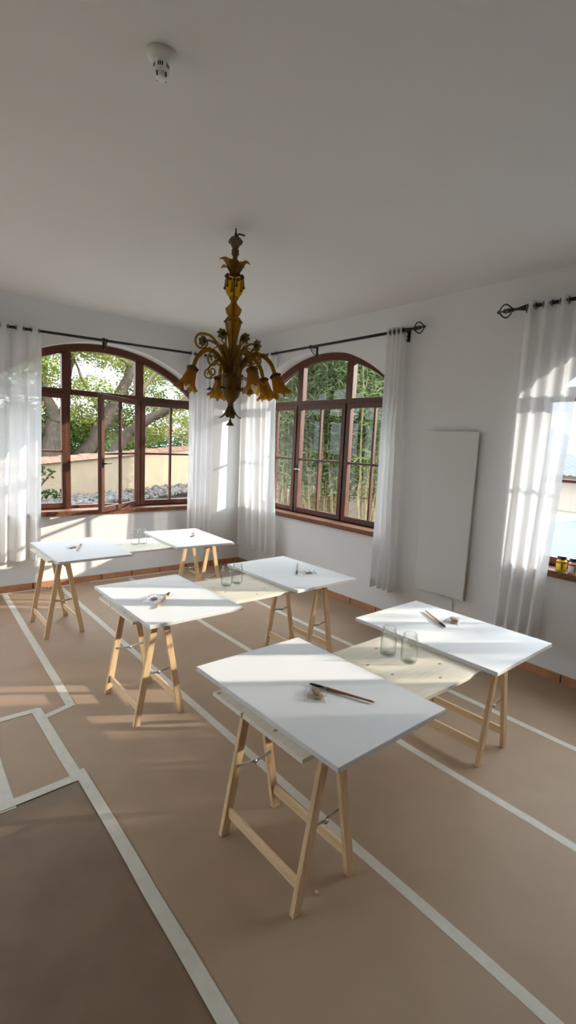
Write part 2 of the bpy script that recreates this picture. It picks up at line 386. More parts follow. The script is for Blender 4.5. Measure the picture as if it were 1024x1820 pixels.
# ------------------------------------------------------------------ windows
W_GL = 0.235
def arc_poly(u0, u1, c, dz, zlow, inset, n=18):
    top = []
    for i in range(n+1):
        u = u0 + (u1-u0)*i/n
        r = R_A - inset; zc = ZSPR + dz - math.sqrt(R_A**2-HW**2)
        top.append((u, zc + math.sqrt(max(r*r-(u-c)**2, 0))))
    return [(u0,zlow),(u1,zlow)] + top[::-1]

def sash(gmap, parent, c0, width, dz, hinge, ang, handle, lever_mat, two=True):
    """casement: local origin on its hinge edge. hinge=+1: leaf extends towards -u"""
    z0, z1 = 0.985, 2.49 + dz
    def mapf(u, v, w): return tuple(Vector(gmap(u, v, w)) - Vector(gmap(0, 0, 0)))
    st, mu = 0.066, 0.028
    lo, hi = (-width, 0) if hinge > 0 else (0, width)
    w0, w1 = -0.035, 0.02
    mb = MB()
    def bar(a, b, c, d, x0=w0, x1=w1): mb.prism([(a,c),(b,c),(b,d),(a,d)], x0, x1, mapf)
    bar(lo, lo+st, z0, z1); bar(hi-st, hi, z0, z1)
    bar(lo+st, hi-st, z0, z0+0.066); bar(lo+st, hi-st, z1-0.062, z1)
    m = (lo+hi)/2; zm = (z0+z1)/2
    bar(m-mu/2, m+mu/2, z0+0.066, z1-0.062, w0+0.008, w1-0.004)
    bar(lo+st, m-mu/2, zm-mu/2, zm+mu/2, w0+0.008, w1-0.004); bar(m+mu/2, hi-st, zm-mu/2, zm+mu/2, w0+0.008, w1-0.004)
    o = mb.build('sash', 'brownwood', parent, bevel=0.004, fix=True)
    hx = gmap(c0, 0, 0.20); o.location = hx
    if ang: o.rotation_euler.z = ang
    g = MB()
    for a, b in ((lo+st-0.005, m-mu/2+0.004), (m+mu/2-0.004, hi-st+0.005)):
        for c, d in ((z0+0.061, zm-mu/2+0.004), (zm+mu/2-0.004, z1-0.058)):
            g.add([mapf(a,c,0), mapf(b,c,0), mapf(b,d,0), mapf(a,d,0)], [(0,1,2,3)])
    g.build('pane', 'glass', o)
    if handle:
        hu = lo+st/2 if hinge > 0 else hi-st/2
        if handle < 0: hu = lo+st/2
        h = MB(); zc = 1.60
        h.prism([(hu-0.014,zc-0.055),(hu+0.014,zc-0.055),(hu+0.014,zc+0.055),(hu-0.014,zc+0.055)], w0-0.006, w0, mapf)
        p0 = Vector(mapf(hu,zc,w0)); p1 = Vector(mapf(hu,zc,w0-0.045))
        h.tube([p0,p1], 0.009, 8)
        sgn = -1 if lever_mat == 'chrome' else 1
        p2 = Vector(mapf(hu+sgn*0.11,zc,w0-0.045)); h.tube([p1, (p1+p2)/2+Vector((0,0,0.004)), p2], [0.010,0.009,0.007], 8, mi=1)
        h.build('handle', ['iron', lever_mat], o, fix=True)
    return o

def window(name, label, c, dz, mapf, open_mid, handle_mat, hinge_mid):
    root = bpy.data.objects.new(name, None); COL.objects.link(root); struct(root, label, 'window')
    f = MB(); n = 36; w0, w1 = 0.20, 0.275
    zc = ZSPR + dz - math.sqrt(R_A**2-HW**2)
    # arch band
    ub = HW - 0.0
    for i in range(n):
        a, b = c-ub+2*ub*i/n, c-ub+2*ub*(i+1)/n
        def zi(u): return zc + math.sqrt((R_A-0.095)**2 - (u-c)**2) if abs(u-c) < R_A-0.095 else 2.5
        f.prism([(a,zi(a)),(b,zi(b)),(b,arch_z(b-c,dz)),(a,arch_z(a-c,dz))], w0, w1, mapf)
    for sg in (-1, 1):
        a, b = sorted((c+sg*HW, c+sg*(HW-0.06))); f.prism([(a,0.975),(b,0.975),(b,2.50+dz),(a,2.50+dz)], w0, w1, mapf)
    f.prism([(c-HW+.06,0.975),(c+HW-.06,0.975),(c+HW-.06,1.01),(c-HW+.06,1.01)], w0+0.005, w1, mapf)
    f.build('outer_frame', 'brownwood', root, fix=True)
    MB().prism([(c-HW+.001,2.485+dz),(c+HW-.001,2.485+dz),(c+HW-.001,2.555+dz),(c-HW+.001,2.555+dz)], w0-0.005, w1-0.002, mapf).build('transom', 'brownwood', root, bevel=0.004, fix=True)
    us = (c-0.484, c+0.484)
    for u in us:
        top = zc + math.sqrt((R_A-0.09)**2 - (u-c)**2)
        m = MB(); m.prism([(u-0.058,2.555+dz),(u+0.058,2.555+dz),(u+0.058,top),(u-0.058,top)], w0, w1-0.004, mapf)
        m.prism([(u-0.04,1.01),(u+0.04,1.01),(u+0.04,2.485+dz),(u-0.04,2.485+dz)], w0+0.012, w1-0.004, mapf)
        m.build('mullion', 'brownwood', root, fix=True)
    for a, b in ((c-HW+0.02, us[0]-0.054), (us[0]+0.054, us[1]-0.054), (us[1]+0.054, c+HW-0.02)):
        poly = arc_poly(a, b, c, dz, 2.55+dz, 0.09)
        MB().add([mapf(u,v,W_GL) for u,v in poly], [tuple(range(len(poly)))]).build('pane', 'glass', root)
    sw = 0.945
    sash(mapf, root, c-HW+0.025, HW-0.025-0.484-0.012, dz, -1, 0, 0, handle_mat)
    sash(mapf, root, c+HW-0.025, HW-0.025-0.484-0.012, dz, 1, 0, 0, handle_mat)
    sash(mapf, root, c+hinge_mid*(0.484-0.012), sw, dz, hinge_mid, open_mid, 1, handle_mat)
    s = MB()
    s.prism([(c-1.5,0.945),(c+1.5,0.945),(c+1.5,0.972),(c-1.5,0.972)], -0.05, 0.0, mapf)
    s.prism([(c-HW+.001,0.932),(c+HW-.001,0.932),(c+HW-.001,0.972),(c-HW+.001,0.972)], 0.0, 0.30, mapf)
    s.prism([(c-1.49,0.912),(c+1.49,0.912),(c+1.49,0.945),(c-1.49,0.945)], -0.038, -0.001, mapf)
    s.build('window_sill', 'sillwood', root, fix=True)
    return root
window('window_1', 'arched brown window with its middle casement swung open', WA, DZA, mapL, math.radians(38), 'brass', 1)
window('window_2', 'arched brown window in front of the green thicket', WB, DZB, mapR, 0, 'chrome', -1)
window('added_window_4', 'arched brown window further left on the window wall, added unseen to brighten the room', WA-3.75, DZA, mapL, 0, 'brass', 1)  # added out of view as extra daylight for the left floor and ceiling
window('added_window_5', 'arched brown window in the wall left of the viewer, added unseen to brighten the room', -2.6, 0.0, lambda u, v, w: (XL-w, u, v), 0, 'brass', 1)  # added out of view so more daylight reaches the walls
window('window_3', 'arched brown window at the right edge with paint jars on its sill', WC, DZC, mapR, 0, 'chrome', -1)

# ------------------------------------------------------------------ floor paper and tape
def sheet_paper(lo, hi, z, label, mat='paper', holes=None):
    o = MB().box((lo[0],lo[1],z), (hi[0],hi[1],z+0.0012)).build('paper_sheet', mat)
    return tag(o, label, 'floor paper', 'brown kraft paper sheets taped over the floor')
X1, X2, X3, XA, XB = -2.783, -1.882, -0.962, -3.48, -3.712
sheet_paper((X3,YB+.01), (-0.016,-0.02), 0.0, 'brown kraft paper strip running along the right skirting below the heating panel')
sheet_paper((X2,YB+.01), (X3-0.001,-0.02), 0.0, 'brown kraft paper strip under the right hand trestles')
sheet_paper((X1,YB+.01), (X2-0.001,-0.02), 0.0, 'brown kraft paper strip between the left and right trestles, below the jars')
_m = MB(); _m.prism([(XA,-0.07),(XA,-3.095),(XB,-3.095),(XB,YB+.01),(X1-0.001,YB+.01),(X1-0.001,-0.07)], 0.0, 0.0012, lambda u,v,w: (u,v,w))
tag(_m.build('paper_sheet', 'paper', fix=True), 'wide brown kraft paper strip under the left hand trestles and the open floor in front', 'floor paper', 'brown kraft paper sheets taped over the floor')
sheet_paper((XL+.01,-3.094), (XA-0.001,-0.07), 0.0, 'reddish brown paper patch at the left edge crossed by a sunlit stripe', 'paper_red')
sheet_paper((XL+.01,-3.985), (XB-0.001,-3.096), 0.0, 'small brown paper patch framed by tape at the left edge')
sheet_paper((XL+.01,YB+.01), (XB-0.001,-3.986), 0.0, 'darker creased paper sheet in the lower left corner', 'paper_dark')

def tape(a, b, label, w=0.055, z=0.0016):
    a = Vector((*a, z)); b = Vector((*b, z)); d = (b-a); L = d.length; d.normalize(); nrm = Vector((-d.y, d.x, 0))
    n = max(2, int(L/0.25)); rs = random.Random(int(abs(a.x*100)+abs(b.y*77)))
    mb = MB(); vs = []
    for i in range(n+1):
        c = a + d*(L*i/n); j = rs.uniform(-.0025,.0025)
        vs += [c+nrm*(w/2+j), c-nrm*(w/2-j)]
    vs += [v + Vector((0,0,0.0006)) for v in vs]
    k = 2*(n+1); fs = []
    for i in range(n): fs += [(k+2*i,k+2*i+1,k+2*i+3,k+2*i+2),(2*i,2*i+2,2*i+3,2*i+1),(2*i,k+2*i,k+2*i+2,2*i+2),(2*i+1,2*i+3,k+2*i+3,k+2*i+1)]
    fs += [(0,1,k+1,k),(2*n,k+2*n,k+2*n+1,2*n+1)]
    mb.add(vs, fs)
    return tag(mb.build('masking_tape', 'tape'), label, 'tape', 'masking tape lines on the floor paper')
tape((X1,-0.12),(X1,YB+.05),'long masking tape line passing under the left hand trestles towards the lower right corner')
tape((X2,-0.12),(X2,YB+.05),'long masking tape line passing beneath the jar boards between the trestles')
tape((X3,-0.12),(X3,YB+.05),'long masking tape line nearest the right wall')
tape((-3.415,-0.10),(-3.515,-3.14),'masking tape line from the skirting to the tape corner left of the middle table', 0.06)
tape((-3.49,-3.115),(-3.73,-3.20),'short masking tape piece joining the two corners at the left', 0.05, 0.0024)
tape((-3.715,-3.066),(-5.4,-3.066),'masking tape piece leading off the left edge above the small paper patch', 0.055, 0.0032)
tape((XB-.02,-3.05),(XB,-3.99),'short masking tape line on the right side of the small paper patch', 0.065, 0.0040)
tape((-3.66,-3.955),(-5.4,-4.035),'masking tape piece along the lower side of the small paper patch', 0.06, 0.0048)
tape((XB+.025,-3.90),(-3.68,YB+.05),'long masking tape line in the left foreground running to the bottom edge', 0.06, 0.0056)
tape((-4.06,-3.30),(-4.075,-4.02),'short masking tape piece cut by the left edge of the picture', 0.075, 0.0024)
tape((-6.8,-0.068),(-2.6,-0.068),'masking tape strip along the foot of the left skirting', 0.05, 0.0024)
tape((-2.4,-0.058),(-1.0,-0.058),'masking tape strip along the skirting behind the far right trestle', 0.05, 0.0024)
def crumb(loc, label, name='wood_chip', cat='wood chip'):
    mb = MB(); mb.ball((0,0,0.004), 0.0075, 6, sc=(1.5,0.8,0.55)); o = mb.build(name, 'chip'); o.location = loc; o.rotation_euler.z = 1.1
    return tag(o, label, cat)
crumb((-3.108,-5.326,0.0012), 'tiny tan wood chip on the paper right of the front trestle leg')

# ------------------------------------------------------------------ trestles
ZT = 0.752
def make_trestle(loc, rotz, label):
    t = thing('trestle', label, 'trestle', loc, rotz, 'pine trestles holding the boards')
    for sx in (-1, 1):
        for sy in (-1, 1):
            b = MB(); b.beam((sx*0.166, sy*0.272, 0.0), (sx*0.0305, sy*0.272, ZT-0.004), 0.045, 0.025, (1,0,0), flat=True)
            b.build('leg', 'pine_leg', t, bevel=0.002, fix=True)
        r = MB(); r.box((sx*0.030-0.0105, -0.2595, ZT-0.075), (sx*0.030+0.0105, 0.2595, ZT), 0)
        r.build('top_rail', 'pine_rail', t, bevel=0.002)
        xm = sx*(0.166 - 0.1355*0.12/ZT)
        q = MB(); q.beam((xm, -0.2595, 0.118), (xm, 0.2595, 0.118), 0.016, 0.050, (1,0,0))
        q.build('stretcher', 'pine_rail', t, bevel=0.002, fix=True)
    for sy in (-1, 1):
        y = sy*0.256
        b = MB(); b.beam((-0.103,y,0.352),(0.008,y,0.338),0.015,0.003,(0,0,1)); b.beam((0.103,y-sy*.004,0.352),(-0.008,y-sy*.004,0.338),0.015,0.003,(0,0,1))
        o = b.build('brace', 'steel', t, fix=True, label='folding grey steel brace between two legs')
        k = MB(); k.tube([(0,y+.008,0.339),(0,y-.010,0.339)], 0.011, 10); k.build('rivet', 'steel', o)
    return t
tr0 = make_trestle((-3.088,-5.07,0), 0.02, 'pine trestle under the nearest canvas, in the foreground')
for loc, rz, lab in (((-1.52,-4.985,0), 0.03, 'pine trestle at the right end of the front table, before the right skirting'),
                     ((-3.072,-3.375,0), 0.0, 'pine trestle at the left end of the middle table, its feet in sunlight'),
                     ((-1.50,-3.29,0), 0.03, 'pine trestle at the right end of the middle table, seen between the canvases'),
                     ((-3.185,-1.475,0), 0.01, 'pine trestle at the left end of the far table below the open window'),
                     ((-1.53,-1.43,0), -0.03, 'pine trestle at the right end of the far table near the room corner')):
    dup(tr0, loc, rz, lab)
def tabletop(x0, x1, y0, y1, rot, label, wane=0.0):
    cx, cy = (x0+x1)/2, (y0+y1)/2; a, b = (x1-x0)/2, (y1-y0)/2
    m = MB()
    n = 40; vs = []
    for zz in (0, 0.020):
        for i in range(n+1):
            u = -a + 2*a*i/n; vs.append((u, -b + 0.004*math.sin(u*7+cx) + wane*max(0,(u-0.55)/0.5)**2, zz))
        for i in range(n+1):
            u = a - 2*a*i/n; vs.append((u, b + 0.003*math.sin(u*5), zz))
    k = 2*(n+1)
    fs = [tuple(range(k-1,-1,-1)), tuple(range(k,2*k))] + [(i,(i+1)%k,k+(i+1)%k,k+i) for i in range(k)]
    m.add(vs, fs); o = m.build('tabletop', 'pine_top', loc=(cx,cy,ZT), rotz=rot, bevel=0.002)
    return tag(o, label, 'tabletop', 'pine tabletop boards on the trestles')
ZC = ZT + 0.020
tabletop(-3.33, -1.30, -5.40, -4.77, 0.02, 'pale knotty pine board of the front table carrying two jars', 0.03)
tabletop(-3.30, -1.28, -3.715, -3.10, 0.01, 'pale pine board of the middle table carrying two jars', 0.0)
tabletop(-3.35, -1.30, -1.79, -1.17, 0.03, 'pale pine board of the far table under the left window', 0.0)

CW, CL = 0.70, 1.008
def canvas(cx, cy, rot, label):
    m = MB(); a, b = CW/2, CL/2
    m.box((-a,-b,0.0), (a,b,0.024), 0)
    for i in (2,3,4,5): m.mi[i] = 1
    o = m.build('canvas', ['canvas','canvas_edge'], loc=(cx,cy,ZC), rotz=rot, bevel=0.003)
    return tag(o, label, 'canvas', 'white canvases laid on the tables')
canvas(-2.934,-5.047,0.023,'blank white canvas nearest the camera, with the dark handled brush')
canvas(-1.676,-4.975,0.026,'blank white canvas at the right end of the front table, below the heating panel')
canvas(-2.915,-3.395,0.009,'blank white canvas crossed by sun stripes, left end of the middle table')
canvas(-1.634,-3.278,0.029,'blank white canvas in shade, right end of the middle table')
canvas(-2.957,-1.499,0.023,'blank white canvas at the left end of the far table, below the open window')
canvas(-1.697,-1.423,-0.052,'blank white canvas at the far table end nearest the room corner')

# ------------------------------------------------------------------ jars, brushes, bags
def make_jar(loc, label):
    t = thing('glass_jar', label, 'jar', loc, 0, 'empty glass jars on the boards')
    m = MB(); R = 0.046; Hh = 0.165
    prof = [(0.004,0.0),(R-0.008,0.0),(R-0.002,0.004),(R,0.012),(R,Hh-0.042),(R-0.003,Hh-0.034),(R-0.008,Hh-0.027),(R-0.009,Hh-0.022)]
    inner = [(R-0.012,Hh-0.022),(R-0.011,Hh-0.028),(R-0.006,Hh-0.036),(R-0.0035,Hh-0.045),(R-0.0035,0.014),(R-0.010,0.007),(0.004,0.006)]
    m.lathe(prof, 32); m.lathe(inner, 32)
    m.build('body', 'jarglass', t)
    k = MB(); z = Hh-0.022
    k.lathe([(R-0.009,z),(R-0.006,z+0.002),(R-0.006,z+0.006),(R-0.009,z+0.008),(R-0.008,z+0.018),(R-0.010,z+0.022),(R-0.012,z+0.020),(R-0.012,z)], 32)
    k.build('rim', 'jarglass', t)
    return t
j0 = make_jar((-2.283,-4.968,ZC), 'empty glass jar on the front board, the left of its pair')
for loc, lab in (((-2.262,-5.098,ZC), 'empty glass jar on the front board, the right one closer to the viewer'),
                 ((-2.338,-3.318,ZC), 'empty glass jar on the middle board, the left of its pair'),
                 ((-2.222,-3.300,ZC), 'empty glass jar on the middle board, the right one beside the shaded canvas'),
                 ((-2.352,-1.452,ZC), 'empty glass jar on the far board, the left of its pair'),
                 ((-2.262,-1.446,ZC), 'empty glass jar on the far board, the right one beside the corner canvas')):
    dup(j0, loc, 0.4, lab)
ZTOP = ZC + 0.0242
def brush(tip, end, label, handle='handle_light', fat=1.0):
    a = Vector((*tip, 0)); b = Vector((*end, 0)); L = (b-a).length; ang = math.atan2(b.y-a.y, b.x-a.x)
    t = thing('paintbrush', label, 'paintbrush', (tip[0],tip[1],ZTOP), ang, 'paintbrushes on the canvases')
    r = 0.0078*fat; lb = L*0.24
    m = MB(); n = 12
    xs = [lb*0.98, L*0.3, L*0.36, L*0.55, L*0.8, L*0.96, L]; rs = [r*0.95, r*1.0, r*0.98, r*0.8, r*0.62, r*0.6, r*0.3]
    m.tube([(x,0,r) for x in xs], rs, n); m.build('handle', handle, t)
    k = MB(); xs = [0,0.006,lb*0.3,lb*0.7,lb]; rs = [r*0.35,r*0.75,r*1.05,r*1.12,r*1.05]
    k.tube([(x,0,r*1.05) for x in xs], rs, n, flat=0.8); k.build('bristle_head', 'bristle', t, label='black bristle head')
    return t
brush((-2.944,-5.030),(-2.815,-5.330),'dark brown handled paintbrush on the nearest canvas','handle_dark')
brush((-1.678,-4.945),(-1.508,-4.668),'light handled paintbrush on the right front canvas, bristles towards the viewer',fat=1.15)
brush((-2.870,-3.365),(-3.095,-3.635),'light handled paintbrush on the sun striped canvas, bristles pointing away',fat=1.2)
brush((-1.665,-3.415),(-1.400,-3.115),'light handled paintbrush seen almost end on, on the shaded middle canvas')
brush((-2.903,-1.360),(-3.030,-1.650),'paintbrush on the far left canvas below the open window',fat=1.2)
brush((-1.690,-1.480),(-1.385,-1.262),'paintbrush lying in sunlight on the canvas nearest the corner',fat=1.1)
def bag(c, rot, label, slabel, n=2, w=0.13, h=0.10, flip=1):
    rs = random.Random(hash(label) % 1000 if False else len(label)*7+int(abs(c[0])*100))
    t = thing('plastic_bag', label, 'plastic bag', (c[0],c[1],ZTOP), rot, 'clear plastic bags on the canvases')
    ph = [rs.uniform(0,6) for _ in range(4)]
    def top(s): 
        def f(u, v):
            x = (u-.5)*w; y = (v-.5)*h; e = max(0,(1-abs(2*u-1)**4)*(1-abs(2*v-1)**4))
            zz = 0.020*e + 0.004*math.sin(u*19+ph[0])*math.sin(v*15+ph[1])*e + 0.003*math.sin(u*41+v*23+ph[2])*e
            return (x*(1+.04*math.sin(v*9+ph[3])), y*(1+.05*math.sin(u*8)), 0.001 + (zz+0.002 if s else 0))
        return f
    m = MB(); m.grid(top(1), 22, 18); m.grid(top(0), 6, 6); m.build('film', 'film', t)
    z = MB(); z.box((-w/2, h/2-0.004, 0.002), (w/2, h/2+0.004, 0.0045)); z.build('zip_strip', 'film', t)
    ca, sa = math.cos(rot), math.sin(rot)
    for i in range(n):
        dx, dy = ((-0.012,-0.010),(0.012,0.004))[i] if n > 1 else (0,0)
        mb = MB(); seed = rs.uniform(0,6)
        def mod(r, zz, a, tt): return (r*(1+.13*math.sin(2*a+seed)+.07*math.sin(5*a+seed*2)), zz)
        mb.lathe([(0.001,0),(0.028,0.0),(0.032,0.003),(0.031,0.006),(0.026,0.008),(0.001,0.0085)], 20, mod=mod)
        o = mb.build('sponge', 'sponge'); o.location = (c[0]+ca*dx-sa*dy, c[1]+sa*dx+ca*dy, ZTOP+0.0015+0.0088*i)
        o.scale = (1.0,0.72,1.0); o.rotation_euler.z = rot+0.5*i
        tag(o, slabel if n == 1 else slabel + (', the lower of two' if i == 0 else ', the upper of two'), 'sponge', 'tan sponges in plastic bags')
bag((-2.985,-5.125),0.75,'small clear plastic bag beside the dark brush on the nearest canvas','tan sponge in the bag on the nearest canvas')
bag((-1.515,-4.905),0.2,'small clear plastic bag on the right front canvas beside the brush','tan sponge in the bag on the right front canvas')
bag((-3.020,-3.430),0.9,'small clear plastic bag on the sun striped canvas','tan sponge in the bag on the sun striped canvas',1,0.17,0.11)
bag((-1.530,-3.425),-0.3,'small clear plastic bag on the shaded middle canvas','tan sponge in the bag on the shaded middle canvas',1,0.15,0.10)
bag((-3.02,-1.470),0.3,'small clear plastic bag on the far left canvas','tan sponge in the bag on the far left canvas',1,0.10,0.08)
bag((-1.53,-1.275),0.2,'small clear plastic bag on the canvas nearest the corner','tan sponge in the bag on the canvas nearest the corner',1,0.10,0.08)

# ------------------------------------------------------------------ paint jars on the right sill
def paint_jar(loc, body, strip, label, rz=0.0):
    t = thing('paint_jar', label, 'paint jar', loc, rz, 'acrylic paint jars on the right window sill')
    R = 0.042
    m = MB(); m.lathe([(0.002,0),(R-0.003,0),(R,0.004),(R,0.078),(R-0.004,0.088),(R-0.012,0.094),(R-0.012,0.098),(0.002,0.098)], 28); m.build('body', body, t)
    b = MB(); b.lathe([(R+0.0006,0.064),(R+0.001,0.066),(R+0.001,0.077),(R+0.0006,0.079)], 28); b.build('red_band', 'label_red', t)
    k = MB()
    for i in range(8):
        pass
    a0, a1 = math.radians(198), math.radians(216)
    vs = []
    for i in range(5):
        a = a0+(a1-a0)*i/4
        for z in (0.012, 0.060): vs.append(((R+0.0007)*math.cos(a),(R+0.0007)*math.sin(a),z))
    k.add(vs, [(2*i,2*i+2,2*i+3,2*i+1) for i in range(4)], 0, True); k.build('label_strip', strip, t)
    c = MB(); c.lathe([(R-0.010,0.098),(R-0.007,0.098),(R-0.006,0.100),(R-0.006,0.124),(R-0.008,0.127)], 28)
    c.lathe([(R-0.008,0.127),(0.002,0.1275)], 28, 1); c.build('cap', ['black','cap_top'], t)
    return t
paint_jar((0.045,-4.942,0.972),'paint_yellow','label_dark','yellow paint jar with black cap and red band on the right sill')
paint_jar((0.035,-5.045,0.972),'paint_white','label_grey','white paint jar with black cap cut off by the right picture edge', 0.15)
paint_jar((0.135,-5.045,0.972),'paint_olive','label_dark','yellow green paint jar behind the white one on the right sill', 0.3)

# ------------------------------------------------------------------ curtains and rods
def rod(name, label, mapf, u0, u1, z0, z1, wof, brackets, finial=None):
    t = thing(name, label, 'curtain rod', (0,0,0), 0, 'black iron curtain rods')
    def P(u, dz=0, w=None):
        z = z0 + (z1-z0)*(u-u0)/(u1-u0); return Vector(mapf(u, z+dz, -wof if w is None else w))
    m = MB(); m.tube([P(u0), P(u1)], 0.016, 12); m.build('pole', 'iron', t)
    for u in brackets:
        b = MB(); b.tube([P(u,0,0.0), P(u)], 0.009, 8); b.torus(P(u), 0.020, 0.007, 'x' if mapf is mapL else 'y', 14, 6)
        b.prism([(u-0.018, P(u).z-0.10),(u+0.018,P(u).z-0.10),(u+0.018,P(u).z+0.05),(u-0.018,P(u).z+0.05)], -0.008, 0.0, mapf)
        b.tube([P(u,-0.095,-0.01), P(u,-0.085,-0.05), P(u,-0.05,-wof+0.02), P(u,-0.016)], 0.006, 6)
        b.tube([P(u,-0.055,-0.01), P(u,-0.045,-0.05), P(u,-0.02,-wof+0.03)], 0.004, 6)
        b.build('bracket', 'iron', t, fix=True)
    for u in (u0, u1):
        if finial is not None and abs(u-finial[0]) < 1e-6: continue
        e = MB(); e.ball(P(u), 0.024, 8); e.build('end_cap', 'iron', t)
    if finial is not None:
        u, d = finial; f = MB()
        f.tube([P(u), P(u+d*0.03), P(u+d*0.05), P(u+d*0.10)], [0.024,0.018,0.013,0.010], 10)
        f.ball(P(u+d*0.105), 0.016, 8)
        for s in (-1,1):
            f.tube([P(u+d*0.10), P(u+d*0.118,s*0.020), P(u+d*0.124,s*0.030)], [0.006,0.005,0.003], 6)
        cu = u+d*0.185
        # openwork knob of four curved wires, plus scrolls
        for k in range(4):
            a = k*PI/2 + 0.3; ca, sa = math.cos(a), math.sin(a); pts = []
            for i in range(9):
                s = i/8; x = u+d*(0.11+0.125*s); rr = 0.056*math.sin(PI*min(1,s*1.02))**0.8
                pts.append(P(x, rr*sa, -wof+rr*ca))
            f.tube(pts, 0.0065, 6)
        for k in range(2):
            a = k*PI/2 + 0.3+PI/4; ca, sa = math.cos(a), math.sin(a)
            for sg in (-1, 1):
                pts = [P(u+d*(0.12+0.08*s), sg*0.024*math.sin(PI*s)*sa, -wof+sg*0.024*math.sin(PI*s)*ca) for s in [i/6 for i in range(7)]]
                f.tube(pts, 0.004, 6)
        f.ball(P(u+d*0.238), 0.014, 8)
        f.build('finial', 'iron', t)
    return t
WOF = 0.12
rod('curtain_rod','black iron curtain rod above the left arched window', mapL, -3.9, -0.52, 3.105, 3.172, WOF, (-3.75,-2.19,-0.60))
rod('curtain_rod','black iron curtain rod above the middle arched window, with a scroll finial', mapR, -3.19, -0.10, 3.20, 3.203, WOF, (-3.15,-1.68,-0.14), (-3.19,-1))
rod('curtain_rod','black iron curtain rod at the upper right edge of the picture', mapR, -7.7, -4.46, 3.205, 3.207, WOF, (-7.4,-6.0,-4.475), (-4.46,1))

def curtain(label, mapf, top, bot, zt, zb, folds, amp, seed, mid=None, eyes=True, zfun=None, flare=0.0):
    t = thing('curtain', label, 'curtain', (0,0,0), 0, 'white sheer curtains')
    rs = random.Random(seed); ph = rs.uniform(0, 6.28)
    jit = [rs.uniform(-0.35,0.35) for _ in range(folds*2+3)]
    am = [rs.uniform(0.55,1.15) for _ in range(folds*2+3)]
    def fn(u, v):
        z = zt + (zb-zt)*v
        a = top[0]+(bot[0]-top[0])*v; b = top[1]+(bot[1]-top[1])*v
        k = u*folds*2; i = int(min(k, folds*2)); f = k-i; f = f*f*(3-2*f)
        J = jit[i]*(1-f)+jit[i+1]*f; A = am[i]*(1-f)+am[i+1]*f
        ax = amp*(0.75+0.35*v)*(A if v > 0.04 else 1)
        pu = a+(b-a)*(u + 0.022*math.sin(2*PI*folds*u*0.5+ph)*v)
        w = -WOF + ax*math.sin(2*PI*folds*u + ph + J*v*1.6 + 0.25*math.sin(5*v+seed))
        w += 0.006*math.sin(23*u+6*v+seed)*v + flare*v*v*(-1)
        w = min(w, -0.035)
        zz = z + (0.006*math.sin(2*PI*folds*u+ph+1) if v in (0,1) else 0)
        if zfun: zz += zfun(u)*v
        return mapf(pu, zz, w)
    m = MB(); m.grid(fn, folds*18, 46); m.build('fabric', 'curtain', t)
    h = MB()
    def hem(u, v):
        p = Vector(fn(u, 1.0)); q = Vector(fn(u, 0.965)); p = p.lerp(q, v)
        return p - (Vector(mapf(0,0,0.0016))-Vector(mapf(0,0,0)))
    h.grid(hem, folds*18, 2); h.build('hem', 'curtain', t)
    if eyes:
        for i in range(folds*2):
            u = ((i*PI - ph) / (2*PI*folds)) % 1.0
            p = Vector(fn(u, 0.0)); rp = Vector(mapf(0,0,-WOF))
            c = (p.x, -WOF, zt-0.045) if mapf is mapL else (-WOF, p.y, zt-0.045)
            e = MB(); e.torus(c, 0.026, 0.0045, 'x' if mapf is mapL else 'y', 14, 6)
            e.build('eyelet', 'eyelet', t)
    return t
curtain('white sheer curtain hanging at the left edge of the picture', mapL, (-3.75,-2.945), (-3.85,-2.985), 3.165, 0.405, 5, 0.05, 3)
curtain('white sheer curtain at the right side of the left window, beside the room corner', mapL, (-1.01,-0.60), (-1.02,-0.60), 3.205, 0.40, 5, 0.05, 11)
curtain('sunlit white sheer curtain between the room corner and the middle window', mapR, (-0.13,-0.965), (-0.20,-1.125), 3.245, 0.335, 5, 0.04, 5)
curtain('white sheer curtain drawn aside between the middle window and the heating panel', mapR, (-2.945,-3.175), (-2.94,-3.29), 3.245, 0.355, 4, 0.045, 8)
curtain('backlit white sheer curtain at the right edge of the picture', mapR, (-4.445,-4.98), (-4.45,-4.86), 3.25, 0.36, 4, 0.038, 21)

curtain('white sheer curtain at the far side of the right window, outside the picture', mapR, (-6.75,-7.6), (-6.7,-7.6), 3.25, 0.36, 6, 0.055, 33)

# ------------------------------------------------------------------ heating panel, cable, socket, detector
t = thing('heating_panel', 'flat white rectangular heating panel on the right wall', 'heating panel', (0,-3.81,0))
m = MB(); m.box((-0.060,-0.293,0.475),(-0.036,0.293,2.150), 0); m.mi[2] = 1; m.mi[4] = 1; m.build('panel', ['panel','panel_edge'], t, bevel=0.003)
for y in (-0.2,0.2):
    for z in (0.8,1.8):
        b = MB(); b.box((-0.036,y-0.03,z-0.03),(0.0,y+0.03,z+0.03)); b.build('wall_mount', 'plastic_white', t)
k = MB(); k.tube([(-0.045,-0.05,0.476),(-0.040,-0.05,0.445),(-0.03,-0.01,0.44)], 0.006, 6); k.ball((-0.03,0.0,0.44),0.010,8); k.build('switch', 'plastic_cream', t)
cb = MB(); cb.tube([(-0.03,-3.955,0.474),(-0.012,-3.958,0.44),(-0.006,-3.965,0.36),(-0.006,-3.968,0.12),(-0.014,-3.968,0.078)], 0.004, 6)
cb.build('cable', 'plastic_cream', t).location = (0,3.81,0)
t = thing('wall_socket', 'small cream wall socket low on the right wall under the corner curtain', 'socket', (0,-0.445,0.31))
MB().box((-0.012,-0.042,-0.042),(0,0.042,0.042)).build('plate', 'plastic_cream', t, bevel=0.003)
MB().tube([(-0.0125,0.0,0),(-0.014,0.0,0)],0.02,14).build('socket_hole', 'slot', t)

